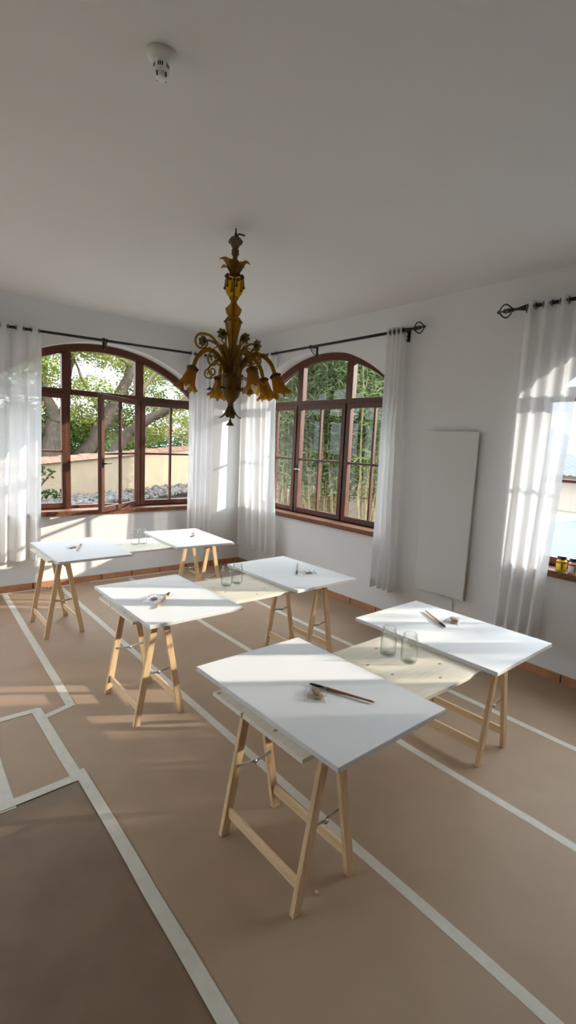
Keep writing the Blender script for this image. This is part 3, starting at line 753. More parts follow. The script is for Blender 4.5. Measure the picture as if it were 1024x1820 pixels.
t = thing('smoke_detector', 'round white smoke detector on the ceiling above the chandelier', 'smoke detector', (-3.525,-4.56,H))
MB().lathe([(0.001,0),(0.079,0.0),(0.080,-0.012),(0.077,-0.030),(0.071,-0.040),(0.052,-0.047),(0.05,-0.05)], 36).build('base', 'plastic_cream', t)
MB().lathe([(0.05,-0.05),(0.047,-0.052),(0.045,-0.098),(0.042,-0.104),(0.001,-0.104)], 36).build('sensor_body', 'plastic_white', t)
sl = MB()
for grp in range(3):
    for i in range(3):
        a = math.radians(237 + grp*62 - 62 + i*14-14); c, s = math.cos(a), math.sin(a)
        r = 0.0462; tx, ty = -s, c; w = 0.0038
        p = [(r*c-tx*w, r*s-ty*w), (r*c+tx*w, r*s+ty*w)]
        sl.add([(p[0][0],p[0][1],-0.062),(p[1][0],p[1][1],-0.062),(p[1][0],p[1][1],-0.088),(p[0][0],p[0][1],-0.088)], [(0,1,2,3)])
t.scale = (0.72,0.72,0.72)
sl.build('vent_slots', 'slot', t, label='dark vent slots')
cp = MB(); cp.lathe([(0.030,-0.104),(0.035,-0.110),(0.033,-0.128),(0.026,-0.134),(0.001,-0.134)], 28)
for i in range(4):
    a = math.radians(20+90*i); cp.beam((0.036*math.cos(a),0.036*math.sin(a),-0.108),(0.033*math.cos(a),0.033*math.sin(a),-0.130),0.004,0.010,(math.cos(a),math.sin(a),0),1)
cp.build('sensor_cap', ['plastic_white','slot'], t)

# ------------------------------------------------------------------ chandelier
CH = Vector((-2.378,-3.361,H))
ch = thing('chandelier', 'amber glass chandelier with bell shades and glass flowers hanging from the ceiling', 'chandelier', CH)
def zz(z): return z - H
ribs = lambda n, d: (lambda r, z, a, t: (r*(1+d*math.cos(n*a)), z))
MB().tube([(0,0,0.0),(0,0,zz(3.455))], 0.006, 8).torus((0,0,zz(3.463)), 0.013, 0.004, 'x', 14, 6).torus((0,0,zz(3.444)), 0.011, 0.004, 'y', 14, 6).build('hook', 'iron', ch)
MB().tube([(0.0,0.0,zz(3.45)),(0.02,-0.02,zz(3.466)),(0.05,-0.045,zz(3.455))], 0.007, 8).build('wire_connector', 'black', ch)
MB().lathe([(0.012,zz(3.452)),(0.034,zz(3.440)),(0.045,zz(3.425)),(0.054,zz(3.412)),(0.05,zz(3.402)),(0.036,zz(3.392)),(0.026,zz(3.372)),(0.022,zz(3.365))], 24, mod=ribs(8,.05)).build('canopy', 'amber_smoke', ch)
st = MB()
st.lathe([(0.02,zz(3.366)),(0.029,zz(3.350)),(0.027,zz(3.335)),(0.030,zz(3.325)),(0.020,zz(3.312)),(0.017,zz(3.298)),(0.021,zz(3.285)),(0.031,zz(3.277)),(0.031,zz(3.268)),(0.025,zz(3.260)),(0.024,zz(3.20)),(0.026,zz(3.17))], 20)
st.build('upper_stem', 'amber_brown', ch)
def leaf(base, d, length, width, rise, curl, fold=0.25):
    """curved glass leaf: base point, outward angle"""
    ca, sa = math.cos(d), math.sin(d)
    def f(u, v):
        s = v; w = width*math.sin(PI*min(1,(0.12+0.88*s)))**0.7*(u-.5)*2*0.5
        r = length*(s*0.55 + 0.45*s**2.2); z = rise*math.sin(s*PI*curl)
        z2 = -abs(u-.5)*2*fold*width*0.5*(1-s*0.4)
        return (base[0]+ca*r-sa*w, base[1]+sa*r+ca*w, base[2]+z-z2)
    return f
def leaf_mesh(*a, **k):
    m = MB(); m.grid(leaf(*a, **k), 6, 12); return m
for i in range(7):
    a = i*2*PI/7+0.35
    o = leaf_mesh((0.028*math.cos(a),0.028*math.sin(a),zz(3.172)), a, 0.085+0.014*(i%2), 0.075, 0.098-0.016*(i%3), 0.66).build('upper_leaf', 'amber', ch)
    s = o.modifiers.new('thick','SOLIDIFY'); s.thickness = 0.004
bd = MB()
for i in range(12):
    a = 2*PI*i/12; bd.ball((0.062*math.cos(a),0.062*math.sin(a),zz(3.165)), 0.013, 6)
bd.build('bead_collar', 'amber_dark', ch)
MB().lathe([(0.045,zz(3.172)),(0.060,zz(3.158)),(0.066,zz(3.135)),(0.070,zz(3.105)),(0.069,zz(3.08)),(0.062,zz(3.055)),(0.048,zz(3.032)),(0.035,zz(3.018)),(0.030,zz(3.01))], 28, mod=ribs(10,.025)).build('vase', 'amber_yellow', ch)
dr = MB()
for i in range(6):
    a = 2*PI*i/6+0.2; c, s = math.cos(a), math.sin(a)
    dr.ball((0.073*c,0.073*s,zz(3.085)),0.011,8); dr.tube([(0.068*c,0.068*s,zz(3.15)),(0.071*c,0.071*s,zz(3.12)),(0.073*c,0.073*s,zz(3.09))],[0.004,0.004,0.006],6)
dr.build('vase_drops', 'amber_dark', ch)
MB().lathe([(0.033,zz(3.02)),(0.036,zz(3.012)),(0.024,zz(2.995)),(0.022,zz(2.982)),(0.032,zz(2.965)),(0.048,zz(2.948)),(0.058,zz(2.938)),(0.062,zz(2.930)),(0.058,zz(2.924)),(0.057,zz(2.915)),(0.050,zz(2.895)),(0.038,zz(2.884)),(0.034,zz(2.880))], 28, mod=ribs(10,.03)).build('knop', 'amber', ch)
MB().lathe([(0.034,zz(2.882)),(0.050,zz(2.872)),(0.060,zz(2.855)),(0.065,zz(2.842)),(0.064,zz(2.836)),(0.060,zz(2.820)),(0.052,zz(2.785)),(0.043,zz(2.745)),(0.034,zz(2.70)),(0.028,zz(2.65)),(0.026,zz(2.55)),(0.026,zz(2.43))], 28, mod=ribs(8,.025)).build('trumpet_column', 'amber', ch)
rr = MB()
for i in range(10):
    a = 2*PI*i/10; rr.ball((0.066*math.cos(a),0.066*math.sin(a),zz(2.841)),0.007,6)
rr.build('trumpet_beads', 'amber_dark', ch)
MB().tube([(0,0,zz(3.17)),(0,0,zz(2.43))], 0.006, 8).build('centre_rod', 'amber_dark', ch)
MB().lathe([(0.088,zz(2.455)),(0.090,zz(2.449)),(0.080,zz(2.435)),(0.077,zz(2.40)),(0.072,zz(2.34)),(0.064,zz(2.295)),(0.050,zz(2.275)),(0.034,zz(2.258)),(0.024,zz(2.243)),(0.020,zz(2.236)),(0.026,zz(2.226)),(0.020,zz(2.212))], 28, mod=ribs(10,.02)).build('bowl', 'amber_brown', ch)
pr = MB()
for i in range(7):
    a = 2*PI*i/7+.4; pr.ball((0.077*math.cos(a),0.077*math.sin(a),zz(2.345)),0.016,8); pr.ball((0.074*math.cos(a+.4),0.074*math.sin(a+.4),zz(2.43)),0.011,6)
pr.build('bowl_prunts', 'amber_dark', ch)
for i in range(4):
    a = i*PI/2+0.75
    o = leaf_mesh((0.012*math.cos(a),0.012*math.sin(a),zz(2.218)), a, 0.076, 0.056, -0.095, 0.5).build('lower_leaf', 'olive', ch); s = o.modifiers.new('thick','SOLIDIFY'); s.thickness = 0.004
fn_ = MB(); fn_.tube([(0,0,zz(2.215)),(0,0,zz(2.16)),(0,0,zz(2.11))],[0.010,0.006,0.006],8); fn_.lathe([(0.006,zz(2.115)),(0.012,zz(2.095)),(0.030,zz(2.074)),(0.031,zz(2.068)),(0.003,zz(2.066))],18)
fn_.build('bottom_drop', 'olive', ch)

# angle 0 of the fan = towards the camera
TOC = math.atan2(-6.70+3.361, -4.50+2.378)
def pol(r, phi, z): return Vector((r*math.cos(phi), r*math.sin(phi), zz(z)))
def smooth_path(ctrl, n=6):
    pts = [Vector(c) for c in ctrl]; out = []
    for i in range(len(pts)-1):
        p0 = pts[max(i-1,0)]; p1 = pts[i]; p2 = pts[i+1]; p3 = pts[min(i+2,len(pts)-1)]
        for k in range(n):
            t_ = k/n; out.append(0.5*((2*p1)+(p2-p0)*t_+(2*p0-5*p1+4*p2-p3)*t_*t_+(3*p1-p0-3*p2+p3)*t_**3))
    out.append(pts[-1]); return out
def bell(phi, tilt):
    def mod(r, z, a, tt):
        k = max(0,(tt-.45)/.55)
        return (r*(1+.085*k*k*math.sin(9*a)+.03*math.sin(17*a)*k), z - 0.011*k*k*math.cos(9*a) + 0.006*k*math.sin(16*a))
    m = MB(); prof = [(0.030,0.004),(0.036,-0.004),(0.033,-0.014),(0.040,-0.022),(0.036,-0.030),(0.040,-0.050),(0.045,-0.075),(0.050,-0.10),(0.057,-0.122),(0.067,-0.140),(0.078,-0.153),(0.085,-0.159)]
    m.lathe(prof, 72, mod=mod); return m
sides = (25, 78, 130, 197, 304)
for i, dgr in enumerate(sides):
    phi = TOC + math.radians(dgr)
    tip_r = 0.335; tz = 2.462
    path = smooth_path([pol(0.045,phi,2.43), pol(0.08,phi,2.52), pol(0.145,phi,2.59), pol(0.225,phi,2.602), pol(0.298,phi,2.545), pol(tip_r,phi,tz)], 7)
    a = MB(); a.tube(path, [0.019-0.005*k/len(path) for k in range(len(path))], 10)
    for k in range(4, len(path)-2, 3): a.ball(path[k]+Vector((0,0,0.013)), 0.009, 6)
    arm = a.build('arm', 'amber', ch)
    sh = bell(phi, 0.3).build('bell_shade', 'amber_shade', arm)
    sh.location = pol(tip_r, phi, tz)
    ax = Vector((-math.sin(phi), math.cos(phi), 0)); sh.rotation_euler = Matrix.Rotation(-0.36, 4, ax).to_euler()
    cr = MB()
    for k in range(8):
        aa = 2*PI*k/8; cr.ball((0.036*math.cos(aa),0.036*math.sin(aa),-0.008),0.010,6)
    cr.lathe([(0.005,0.012),(0.026,0.010),(0.034,0.0),(0.034,-0.012)],16); c = cr.build('shade_collar', 'amber_dark', arm); c.location = sh.location; c.rotation_euler = sh.rotation_euler
    b = MB(); b.lathe([(0.012,-0.02),(0.015,-0.05),(0.022,-0.08),(0.024,-0.105),(0.020,-0.145),(0.009,-0.172),(0.001,-0.178)],16); b = b.build('bulb', 'bulb', arm); b.location = sh.location; b.rotation_euler = sh.rotation_euler
def spiral_stem(phi, start, ctrl, centre, r0, turns, up=True, thick=0.010):
    pts = smooth_path([pol(*start[:1],phi,start[1])] + [pol(r,phi,z) for r,z in ctrl], 6)
    last = ctrl[-1]; cx, cz = centre
    a0 = math.atan2(last[1]-cz, last[0]-cx); n = 26; sg = -1 if up else 1
    for k in range(1, n+1):
        t_ = k/n; a = a0 + sg*turns*2*PI*t_; rad = r0*(1-0.72*t_)
        pts.append(pol(cx+rad*math.cos(a), phi, cz+rad*math.sin(a)))
    return pts
for i, dgr in enumerate((-70, 60, 105, 160, 235)):
    phi = TOC + math.radians(dgr); o_ = 0.0 if i == 0 else -0.09
    r_ = 0.03 if i == 0 else -0.03
    cx, cz = 0.205+r_, 2.665+o_; r0 = 0.062
    pts = spiral_stem(phi, (0.03,2.44), [(0.06,2.56+o_*.5),(0.115,2.655+o_),(0.170,2.715+o_),(cx,cz+r0)], (cx,cz), r0, 1.35)
    m = MB(); m.tube(pts, [0.012-0.006*k/len(pts) for k in range(len(pts))], 8); m.build('scroll', 'amber_pale', ch)
for i, dgr in enumerate((-50, 15, 62, 115, 175, 250)):
    phi = TOC + math.radians(dgr); cx, cz, r0 = 0.185, 2.455, 0.040
    pts = spiral_stem(phi, (0.05,2.44), [(0.07,2.49),(0.12,2.535),(0.16,2.53),(cx+0.01,cz+r0)], (cx,cz), r0, 1.3)
    m = MB(); m.tube(pts, [0.009-0.004*k/len(pts) for k in range(len(pts))], 8); m.build('small_scroll', 'amber_pale', ch)
def flower(c, nrm, mat='olive', size=0.045):
    m = MB(); n = Vector(nrm).normalized(); q = n.to_track_quat('Z','Y').to_matrix(); c = Vector(c)
    for k in range(7):
        a = 2*PI*k/7
        def f(u, v, a=a):
            w = 0.38*size*math.sin(PI*(0.1+0.85*v))*(u-.5)*2; r = size*(0.15+0.85*v); z = 0.35*size*v*v + 0.12*size*abs(u-.5)
            return c + q @ Vector((r*math.cos(a)-w*math.sin(a), r*math.sin(a)+w*math.cos(a), z))
        m.grid(f, 3, 5)
    m.ball(c + n*0.008, 0.012, 6); return m
for i, (dgr, r, z) in enumerate(((-66,0.078,2.745),(72,0.090,2.725),(78,0.180,2.675),(-80,0.215,2.68),(140,0.15,2.63),(215,0.12,2.66))):
    phi = TOC + math.radians(dgr)
    pts = smooth_path([pol(0.03,phi,2.45), pol(0.045+r*.1,phi,2.62), pol(r*.75,phi,z+0.005), pol(r,phi,z)], 7)
    m = MB(); m.tube(pts, 0.008, 8); s_ = m.build('flower_stem', 'amber_pale', ch)
    d = (pts[-1]-pts[-3]); d = d.normalized()+Vector((math.cos(TOC),math.sin(TOC),0.25))*0.8
    flower(pts[-1], d).build('flower', 'olive', s_)
    lf = leaf_mesh(tuple(pts[8]), phi, 0.07, 0.035, 0.05, 0.6).build('stem_leaf', 'amber_pale', s_)
for i, dgr in enumerate((30, 55, 120, 200, 290, 340)):
    phi = TOC + math.radians(dgr); r = 0.17
    m = MB(); m.tube([pol(0.08,phi,2.44), pol(0.12,phi,2.43), pol(r,phi,2.405)], 0.005, 6); m.tube([pol(r,phi,2.405), pol(r,phi,2.345)], 0.0018, 5)
    hk = m.build('pendant_arm', 'amber_pale', ch)
    q = MB(); p = pol(r,phi,2.345); q.lathe([(0.003,0),(0.010,-0.006),(0.026,-0.018),(0.024,-0.022),(0.003,-0.024)], 14, org=p, mod=ribs(6,.12)); q.build('pendant', 'olive', hk)
for i in range(6):
    a = TOC+math.radians(20+60*i)
    o = leaf_mesh((0.03*math.cos(a),0.03*math.sin(a),zz(2.45)), a, 0.11, 0.05, 0.20, 0.6).build('inner_leaf', 'amber_pale', ch); s = o.modifiers.new('thick','SOLIDIFY'); s.thickness = 0.004

# ------------------------------------------------------------------ outdoors
g = MB(); g.add([(-60,0.43,-0.25),(0.43,0.43,-0.25),(200,0.43,-0.25),(200,200,-0.25),(-60,200,-0.25)], [(0,1,2,3,4)])
struct(g.build('ground_garden', 'ground'), 'pale garden ground outside', 'ground')
g = MB(); g.add([(0.43,0.43,-0.25),(0.43,-60,-0.25),(200,-60,-0.25),(200,0.43,-0.25)], [(0,1,2,3)])
struct(g.build('ground_yard', 'yard'), 'blue grey yard outside the right window', 'ground')
# garden wall with coping
ga, gb = Vector((-3.2,4.45,0)), Vector((6.5,10.3,0)); gd = (gb-ga).normalized(); gn = Vector((-gd.y,gd.x,0)); GL = (gb-ga).length
t = thing('garden_wall', 'cream stucco garden wall with a tile coping beyond the left window', 'garden wall', ga, math.atan2(gd.y,gd.x))
def gtop(s): return 1.20 + 0.055*s
m = MB(); m.add([(0,0,-.25),(GL,0,-.25),(GL,0.2,-.25),(0,0.2,-.25),(0,0,gtop(0)),(GL,0,gtop(GL)),(GL,0.2,gtop(GL)),(0,0.2,gtop(0))],[(0,3,2,1),(4,5,6,7),(0,1,5,4),(1,2,6,5),(2,3,7,6),(3,0,4,7)])
m.build('wall_body', 'stucco', t)
m = MB(); s = 0.0; k = 0
while s < GL-0.3:
    z = gtop(s); h = 0.05 + (k%2)*0.015
    m.add([(s,-.06,z-0.02),(s+.36,-.06,z-0.005),(s+.36,.1,z+h+.07),(s,.1,z+h+.055),(s,.26,z-0.02),(s+.36,.26,z-0.005)],[(0,1,2,3),(3,2,5,4),(0,3,4),(1,5,2),(0,4,5,1)])
    s += 0.33; k += 1
m.build('coping', 'coping', t)
rs = random.Random(4)
m = MB()
for i in range(900):
    s = rs.uniform(0.5,GL-.5); off = rs.uniform(-0.75,-0.08); r = rs.uniform(0.04,0.10)
    p = ga + gd*s + gn*off; p.z = 0.30 + 0.1*rs.random() + (off+0.75)*0.12
    m.ball(p, r, 5, sc=(rs.uniform(.8,1.4),rs.uniform(.8,1.4),rs.uniform(.6,1)))
for v in range(len(m.v)):
    x,y,z = m.v[v]; m.v[v] = (x+rs.uniform(-.015,.015),y+rs.uniform(-.015,.015),z+rs.uniform(-.015,.015))
m.sm = [False]*len(m.sm)
tag(m.build('rubble_bed', 'rubble'), 'bed of grey rubble at the foot of the cream garden wall', 'rubble', None, 'stuff')
bk = MB(); bk.prism([(0,0),(GL,0),(GL,0.40),(0,0.40)], -0.9, -0.02, lambda u,v,w: tuple(ga+gd*u+gn*w+Vector((0,0,v-.25))))
struct(bk.build('ground_bank', 'ground', fix=True), 'earth bank below the rubble bed', 'ground')

def leaves(n, centres, size, seed, aspect=2.2, droop=0.0, clump=1):
    rs = random.Random(seed); vs = []; fs = []
    for i in range(n//clump):
        c, rad = rs.choice(centres)
        while True:
            d = Vector((rs.uniform(-1,1),rs.uniform(-1,1),rs.uniform(-1,1)))
            if d.length < 1: break
        p0 = Vector(c) + Vector((d.x*rad[0],d.y*rad[1],d.z*rad[2]))
        for q in range(clump):
            p = p0 + Vector((rs.gauss(0,1),rs.gauss(0,1),rs.gauss(0,.7)))*size*1.1 if clump > 1 else p0
            L = size*rs.uniform(0.6,1.3); w = L/aspect
            a = Vector((rs.gauss(0,1),rs.gauss(0,1),rs.gauss(0,.6)-droop)).normalized(); b = a.cross(Vector((rs.gauss(0,1),rs.gauss(0,1),rs.gauss(0,1)))).normalized()
            o = len(vs); vs += [p-a*L/2, p+b*w/2, p+a*L/2, p-b*w/2]; fs.append((o,o+1,o+2,o+3))
    m = MB(); m.add(vs, fs); return m
def limb(m, pts, r0, r1, n=10):
    pts = smooth_path(pts, 5); k = len(pts); rs = random.Random(k+int(r0*1000))
    m.tube([p+Vector((rs.uniform(-1,1),rs.uniform(-1,1),0))*0.02 for p in pts], [r0+(r1-r0)*i/(k-1) for i in range(k)], n)

# big leaning tree behind the garden wall
t = thing('feathery_tree', 'leaning tree with thick grey limbs and yellow green feathery leaves beyond the open window', 'tree', (0,8.6,-0.25))
def L(*pts): return [Vector(p)-Vector((0,8.6,-0.25)) for p in pts]
m = MB()
limb(m, L((-0.5,8.7,-0.25),(-0.01,8.45,1.26),(0.235,8.3,1.6),(0.62,8.13,2.43),(0.97,7.96,3.1),(1.22,7.84,3.64),(1.29,7.85,4.0)), 0.24, 0.12)
limb(m, L((0.5,8.6,-0.25),(0.93,8.32,1.28),(1.29,8.15,1.97),(1.64,7.92,2.33),(2.11,7.6,2.69),(2.72,7.16,3.06),(3.6,6.9,3.4)), 0.21, 0.09)
m.build('trunk', 'bark', t)
m = MB()
limb(m, L((1.29,7.85,4.0),(0.96,8.17,4.34),(0.6,8.52,4.6),(-0.3,8.7,5.1)), 0.09, 0.02)
limb(m, L((1.29,7.85,4.0),(1.41,7.83,4.49),(1.56,7.77,4.82),(1.6,7.7,5.6)), 0.08, 0.02)
limb(m, L((1.22,7.85,3.7),(1.52,7.68,4.18),(2.17,7.21,4.54),(3.0,6.9,4.9)), 0.08, 0.02)
limb(m, L((1.64,7.92,2.33),(1.5,7.8,3.0),(1.75,7.6,3.6),(2.3,7.3,4.3)), 0.11, 0.03)
limb(m, L((2.4,7.4,2.85),(2.9,7.3,3.5),(3.2,7.2,4.4)), 0.08, 0.02)
limb(m, L((0.62,8.13,2.43),(0.2,8.2,3.2),(-0.2,8.3,4.1)), 0.08, 0.02)
m.build('bough', 'bark_pale', t)
cs = []
rs = random.Random(12)
for i in range(60):
    x, z = rs.uniform(-2.4,4.8), rs.uniform(2.7,5.6)
    cs.append(((x, rs.uniform(-1.2,1.0), z), (0.75,0.6,0.42)))
for i in range(12): cs.append(((rs.uniform(-0.8,4.4), rs.uniform(0.4,1.2), rs.uniform(2.0,3.0)), (0.6,0.5,0.35)))
leaves(52000, cs, 0.095, 31, 2.2, clump=8).build('foliage', 'leaf_feather', t)
t = thing('old_tree', 'thick brown forked tree behind the garden wall at the left of the left window', 'tree', (-0.9,8.0,-0.25))
m = MB()
def L2(*pts): return [Vector(p)-Vector((-0.9,8.0,-0.25)) for p in pts]
limb(m, L2((-0.9,7.9,-0.25),(-0.87,7.83,1.3),(-0.83,7.9,1.9),(-0.74,7.91,2.3)), 0.34, 0.26)
limb(m, L2((-0.74,7.91,2.2),(-0.9,8.06,2.75),(-1.05,8.2,3.2),(-0.95,8.2,3.9),(-1.2,8.2,4.6)), 0.21, 0.06)
limb(m, L2((-0.74,7.91,2.2),(-0.45,8.0,2.8),(-0.4,8.0,3.4),(-0.2,8.0,4.2)), 0.15, 0.04)
limb(m, L2((-0.9,7.9,2.0),(-1.5,7.9,2.4),(-2.0,8.0,3.2)), 0.14, 0.04)
m.build('trunk', 'bark', t)
leaves(9000, [((-0.4,0.3,4.9),(1.3,1,0.9)),((0.2,0.5,2.2),(0.9,0.6,0.5)),((-0.8,0.2,2.4),(0.8,0.7,0.6))], 0.10, 5, 2.2, clump=5).build('foliage', 'leaf_mid', t)
def bush(x, y, r, h, seed, label, mat='leaf_mid', n=3600, z=-0.25, size=0.13):
    t = thing('bush', label, 'bush', (x,y,z), 0, 'bushes beyond the garden wall')
    m = MB(); limb(m, [(0,0,0),(0.05,0,h*.35),(0,0.05,h*.6)], 0.07, 0.03); m.build('stem', 'bark', t)
    leaves(n, [((0,0,h*.55),(r,r,h*.45))], size, seed, 2.0, clump=3).build('foliage', mat, t)
bush(0.6,10.4,1.1,2.5,1,'green bush just behind the cream garden wall, left of the leaning tree')
bush(2.6,11.2,1.3,2.6,2,'green bush behind the cream garden wall, under the leaning limbs')
bush(4.6,12.0,1.4,2.7,3,'dark green bush behind the right part of the cream garden wall','leaf_dark')
bush(-1.6,10.0,1.2,2.4,4,'green bush behind the left end of the cream garden wall')
bush(7.2,13.5,1.5,2.6,6,'green bush at the far end of the cream garden wall')
# distant slope with houses
m = MB()
def slope(u, v):
    x = -60+200*u; y = 30+110*v; return (x, y, -0.3 + 4.2*v**1.2 + 0.5*math.sin(x*.11)*v)
m.grid(slope, 24, 8)
struct(m.build('ground_slope', 'leaf_mid'), 'green slope far behind the garden wall', 'ground')
def house(x, y, w, d, h, label, wall_m, rz=0.2, z=0.0):
    t = thing('house', label, 'house', (x,y,z), rz, 'distant houses on the slope')
    b = MB(); b.box((-w/2,-d/2,0),(w/2,d/2,h)); b.build('wall', wall_m, t)
    r = MB(); r.add([(-w/2-.3,-d/2-.3,h),(w/2+.3,-d/2-.3,h),(w/2+.3,d/2+.3,h),(-w/2-.3,d/2+.3,h),(-w/2,0,h+.9),(w/2,0,h+.9)],[(0,1,5,4),(2,3,4,5),(0,4,3),(1,2,5),(0,3,2,1)])
    r.build('roof', 'rooftile', t)
    for i in range(2):
        q = MB(); xx = -w/4+i*w/2; q.box((xx-.4,-d/2-.04,h*.4),(xx+.4,-d/2,h*.75)); q.build('window', 'slot', t)
house(14.5,56,3.6,3,1.5,'small pinkish house on the far slope seen between the tree limbs','house',0.2,0.6)
house(19,72,4,3.5,1.9,'white house on the far slope behind the pinkish one','house_white',-0.1,1.2)
house(32,66,4,3.5,1.8,'pale house on the far slope seen through the right casement','house',0.3,1.0)
house(26,60,3.6,3,1.6,'white house on the far slope behind the leaning tree','house_white',0.1,0.8)
# leafy branch close to the left window
t = thing('shrub', 'dark leafy shrub close outside the left window', 'shrub', (-2.55,2.45,-0.25))
m = MB(); limb(m, [(0,0,0),(0.02,0,0.8),(0.12,-0.05,1.3),(0.3,-0.2,1.55)], 0.03, 0.008); limb(m, [(0.03,0,0.9),(0.2,-.15,1.2),(0.38,-.3,1.2)], 0.012, 0.005); limb(m, [(0.02,0,1.1),(-0.1,0.1,1.6),(-0.15,.1,1.9)], 0.015, 0.005); m.build('stem', 'bark', t)
leaves(230, [((0.12,-.1,1.55),(0.22,0.2,0.2)),((0.28,-.25,1.2),(0.2,0.15,0.08)),((0.02,0,1.2),(0.12,0.15,0.3)),((-0.2,0,1.3),(0.25,0.2,0.6))], 0.085, 77, 1.9).build('foliage', 'leaf_dark', t)

# reed thicket beyond the middle window: separate clumps
def reed_clump(x, y, seed, label, h=5.4, n=1500, stems=8, spread=0.55):
    t = thing('oleander_clump', label, 'shrub', (x,y,-0.25), 0, 'tall narrow leaved shrubs outside the middle window')
    rs = random.Random(seed); m = MB(); tips = []
    for i in range(stems):
        a = rs.uniform(0,6.28); r = rs.uniform(0.05,spread*.5); b = Vector((r*math.cos(a),r*math.sin(a),0))
        tip = Vector((b.x*2.6+rs.uniform(-.2,.2), b.y*2.6+rs.uniform(-.2,.2), h*rs.uniform(.7,1)))
        mid = b.lerp(tip,.5)+Vector((rs.uniform(-.12,.12),rs.uniform(-.12,.12),0)); tips.append((b,mid,tip))
        limb(m, [b, b.lerp(mid,.5)+Vector((rs.uniform(-.05,.05),rs.uniform(-.05,.05),0)), mid, tip], rs.uniform(.020,.042), 0.008, 6)
    m.build('stems', 'stem_reed', t)
    vs = []; fs = []
    for i in range(n):
        b, mid, tip = rs.choice(tips); s = rs.betavariate(2.2,1.4); s = 0.22+0.8*s
        p = (b.lerp(mid,s*2) if s < .5 else mid.lerp(tip,(s-.5)*2)) + Vector((rs.gauss(0,.22),rs.gauss(0,.22),rs.gauss(0,.15)))
        L_ = rs.uniform(.13,.26); w = L_*0.14
        d = Vector((rs.gauss(0,1),rs.gauss(0,1),rs.uniform(-.3,1.3))).normalized(); c = d.cross(Vector((rs.gauss(0,1),rs.gauss(0,1),rs.gauss(0,1)))).normalized()
        o = len(vs); vs += [p, p+d*L_*.45+c*w/2, p+d*L_, p+d*L_*.45-c*w/2]; fs.append((o,o+1,o+2,o+3))
    MB().add(vs, fs).build('foliage', 'leaf_reed', t)
pos = [(3.0,0.1),(3.1,0.75),(3.0,1.35),(3.1,2.0),(3.2,2.6),(3.4,3.3),(3.9,0.7),(4.0,1.6),(4.1,2.4),(4.3,3.3),(4.6,4.2),(3.7,4.1)]
where = ['nearest the right pane','in front, second from the right pane','in front, behind the middle casement','in front, right of the window handle','in front, left of the window handle','in front, at the leftmost pane','in the back row, at the right pane','in the back row, behind the middle casement','in the back row, behind the handle','in the back row, behind the left pane','farthest back at the left pane','at the far left end of the thicket']
for i, (x, y) in enumerate(pos):
    reed_clump(x, y, 100+i, 'tall narrow leaved shrub of the thicket, ' + where[i], n=4200 if i < 6 else 4600)
w = thing('boundary_wall', 'pale low wall standing behind the green thicket', 'wall', (6.4,2.2,-0.25))
MB().box((0,-3.0,0),(0.2,5.5,1.55)).build('wall_body', 'peach', w)
MB().box((-0.04,-3.05,1.55),(0.24,5.55,1.62)).build('coping', 'coping', w)

t = thing('shade_hedge', 'added unseen tall hedge beside the yard, outside the right window', 'shade_hedge', (6.2,-12.7,-0.25))  # added out of view to keep low sun off the floor
m = MB(); limb(m, [(0,-3,0),(0,-3,1),(0.1,-3,2)], 0.1, 0.05); limb(m, [(0,0,0),(0,0,1),(0.1,0,2)], 0.1, 0.05); limb(m, [(0,2,0),(0,2,1),(0.1,2,2)], 0.1, 0.05); m.build('stem', 'bark', t)
leaves(20000, [((0,0.5*i-0.25,0.62*k_+0.4),(0.45,0.40,0.45)) for i in range(-9,7) for k_ in range(6)], 0.16, 63, 2.0, clump=3).build('foliage', 'leaf_dark', t)

# beyond the right window: low building, hill
t = thing('outbuilding', 'low peach building with a grey tiled roof seen through the right window', 'building', (17.5,-0.3,-0.25), 0.0)
MB().box((0,-9,0),(6,7,1.45)).build('wall', 'peach', t)
m = MB(); x0, x1 = -0.5, 5.0; z0, z1 = 1.45, 2.35
def roofz(u, v):
    y = -9.5+17*u; x = x0+(x1-x0)*v; return (x, y, z0+(z1-z0)*v + 0.05*abs(math.sin(PI*u*60)) + 0.02*((v*14)%1))
m.grid(roofz, 240, 28, 0, False); m.build('roof', 'greytile', t)
m = MB()
def hillf(u, v):
    y = -260+900*u; h = 34+10*math.sin(u*9+1)+6*math.sin(u*23)+2.5*math.sin(u*57)
    return (420+160*v, y, -2 + h*math.sin(min(1,v*1.3)*PI/2))
m.grid(hillf, 60, 8); tag(m.build('hill', 'hill'), 'hazy blue hill on the horizon beyond the right window', 'hill')

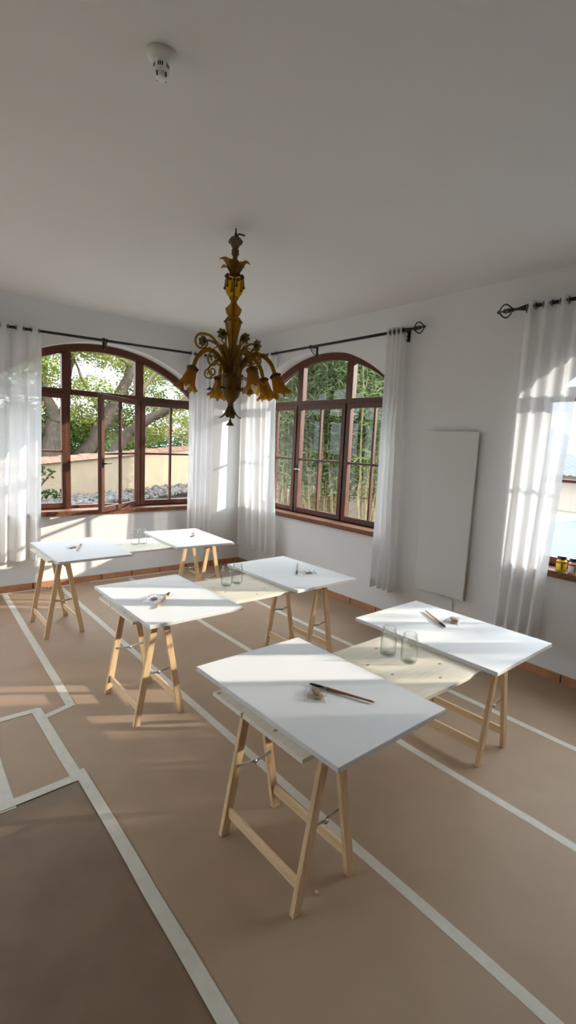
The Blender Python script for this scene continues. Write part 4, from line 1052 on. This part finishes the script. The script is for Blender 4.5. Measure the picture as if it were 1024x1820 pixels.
# ------------------------------------------------------------------ light
w = bpy.data.worlds.new('sky'); S.world = w; w.use_nodes = True; nt = w.node_tree
for n in list(nt.nodes): nt.nodes.remove(n)
out = nt.nodes.new('ShaderNodeOutputWorld'); bg = nt.nodes.new('ShaderNodeBackground'); bg.inputs['Strength'].default_value = 1.0
tc = nt.nodes.new('ShaderNodeTexCoord'); sp = nt.nodes.new('ShaderNodeSeparateXYZ'); r = nt.nodes.new('ShaderNodeValToRGB')
nt.links.new(tc.outputs['Generated'], sp.inputs[0]); nt.links.new(sp.outputs['Z'], r.inputs[0])
e = r.color_ramp.elements; e[0].position = 0.0; e[0].color = (0.19,0.205,0.22,1); e[1].position = 0.75; e[1].color = (0.87,0.96,1.05,1)
k = e.new(0.16); k.color = (0.23,0.255,0.285,1)
k = e.new(0.38); k.color = (0.66,0.735,0.81,1)
nt.links.new(r.outputs[0], bg.inputs[0]); nt.links.new(bg.outputs[0], out.inputs[0])
SKY = 13.2
bg.inputs['Strength'].default_value = SKY
sun = bpy.data.lights.new('sun', 'SUN'); sun.energy = 7.2; sun.angle = math.radians(0.6); sun.color = (1.0, 0.93, 0.82)
so = bpy.data.objects.new('sun', sun); COL.objects.link(so); so.location = (8,-6,6)
so.rotation_euler = Vector((-0.85,0.53,-0.295)).to_track_quat('-Z','Y').to_euler()

# ------------------------------------------------------------------ camera
cam = bpy.data.cameras.new('camera'); co = bpy.data.objects.new('camera', cam); COL.objects.link(co)
cam.sensor_fit = 'HORIZONTAL'; cam.sensor_width = 36.0; cam.lens = 36.0*886.277/1024.0; cam.clip_start = 0.05; cam.clip_end = 2000
yaw, pit, rol = math.radians(50.5337), math.radians(-7.6886), math.radians(2.6817)
f = Vector((math.cos(yaw)*math.cos(pit), math.sin(yaw)*math.cos(pit), math.sin(pit)))
r0 = Vector((math.sin(yaw), -math.cos(yaw), 0)); u0 = r0.cross(f)
rr_ = r0*math.cos(rol)+u0*math.sin(rol); uu = -r0*math.sin(rol)+u0*math.cos(rol)
mw = Matrix(((rr_.x,uu.x,-f.x,-4.5016),(rr_.y,uu.y,-f.y,-6.6976),(rr_.z,uu.z,-f.z,1.9425),(0,0,0,1)))
co.matrix_world = mw
S.camera = co
S.view_settings.view_transform = 'Standard'; S.view_settings.look = 'None'; S.view_settings.gamma = 1.0
S.view_settings.use_curve_mapping = False; S.view_settings.exposure = 0.0
S.cycles.max_bounces = 14; S.cycles.diffuse_bounces = 8; S.cycles.transparent_max_bounces = 24
S.cycles.glossy_bounces = 4; S.cycles.transmission_bounces = 6
S.cycles.use_denoising = True; S.cycles.sample_clamp_indirect = 8.0
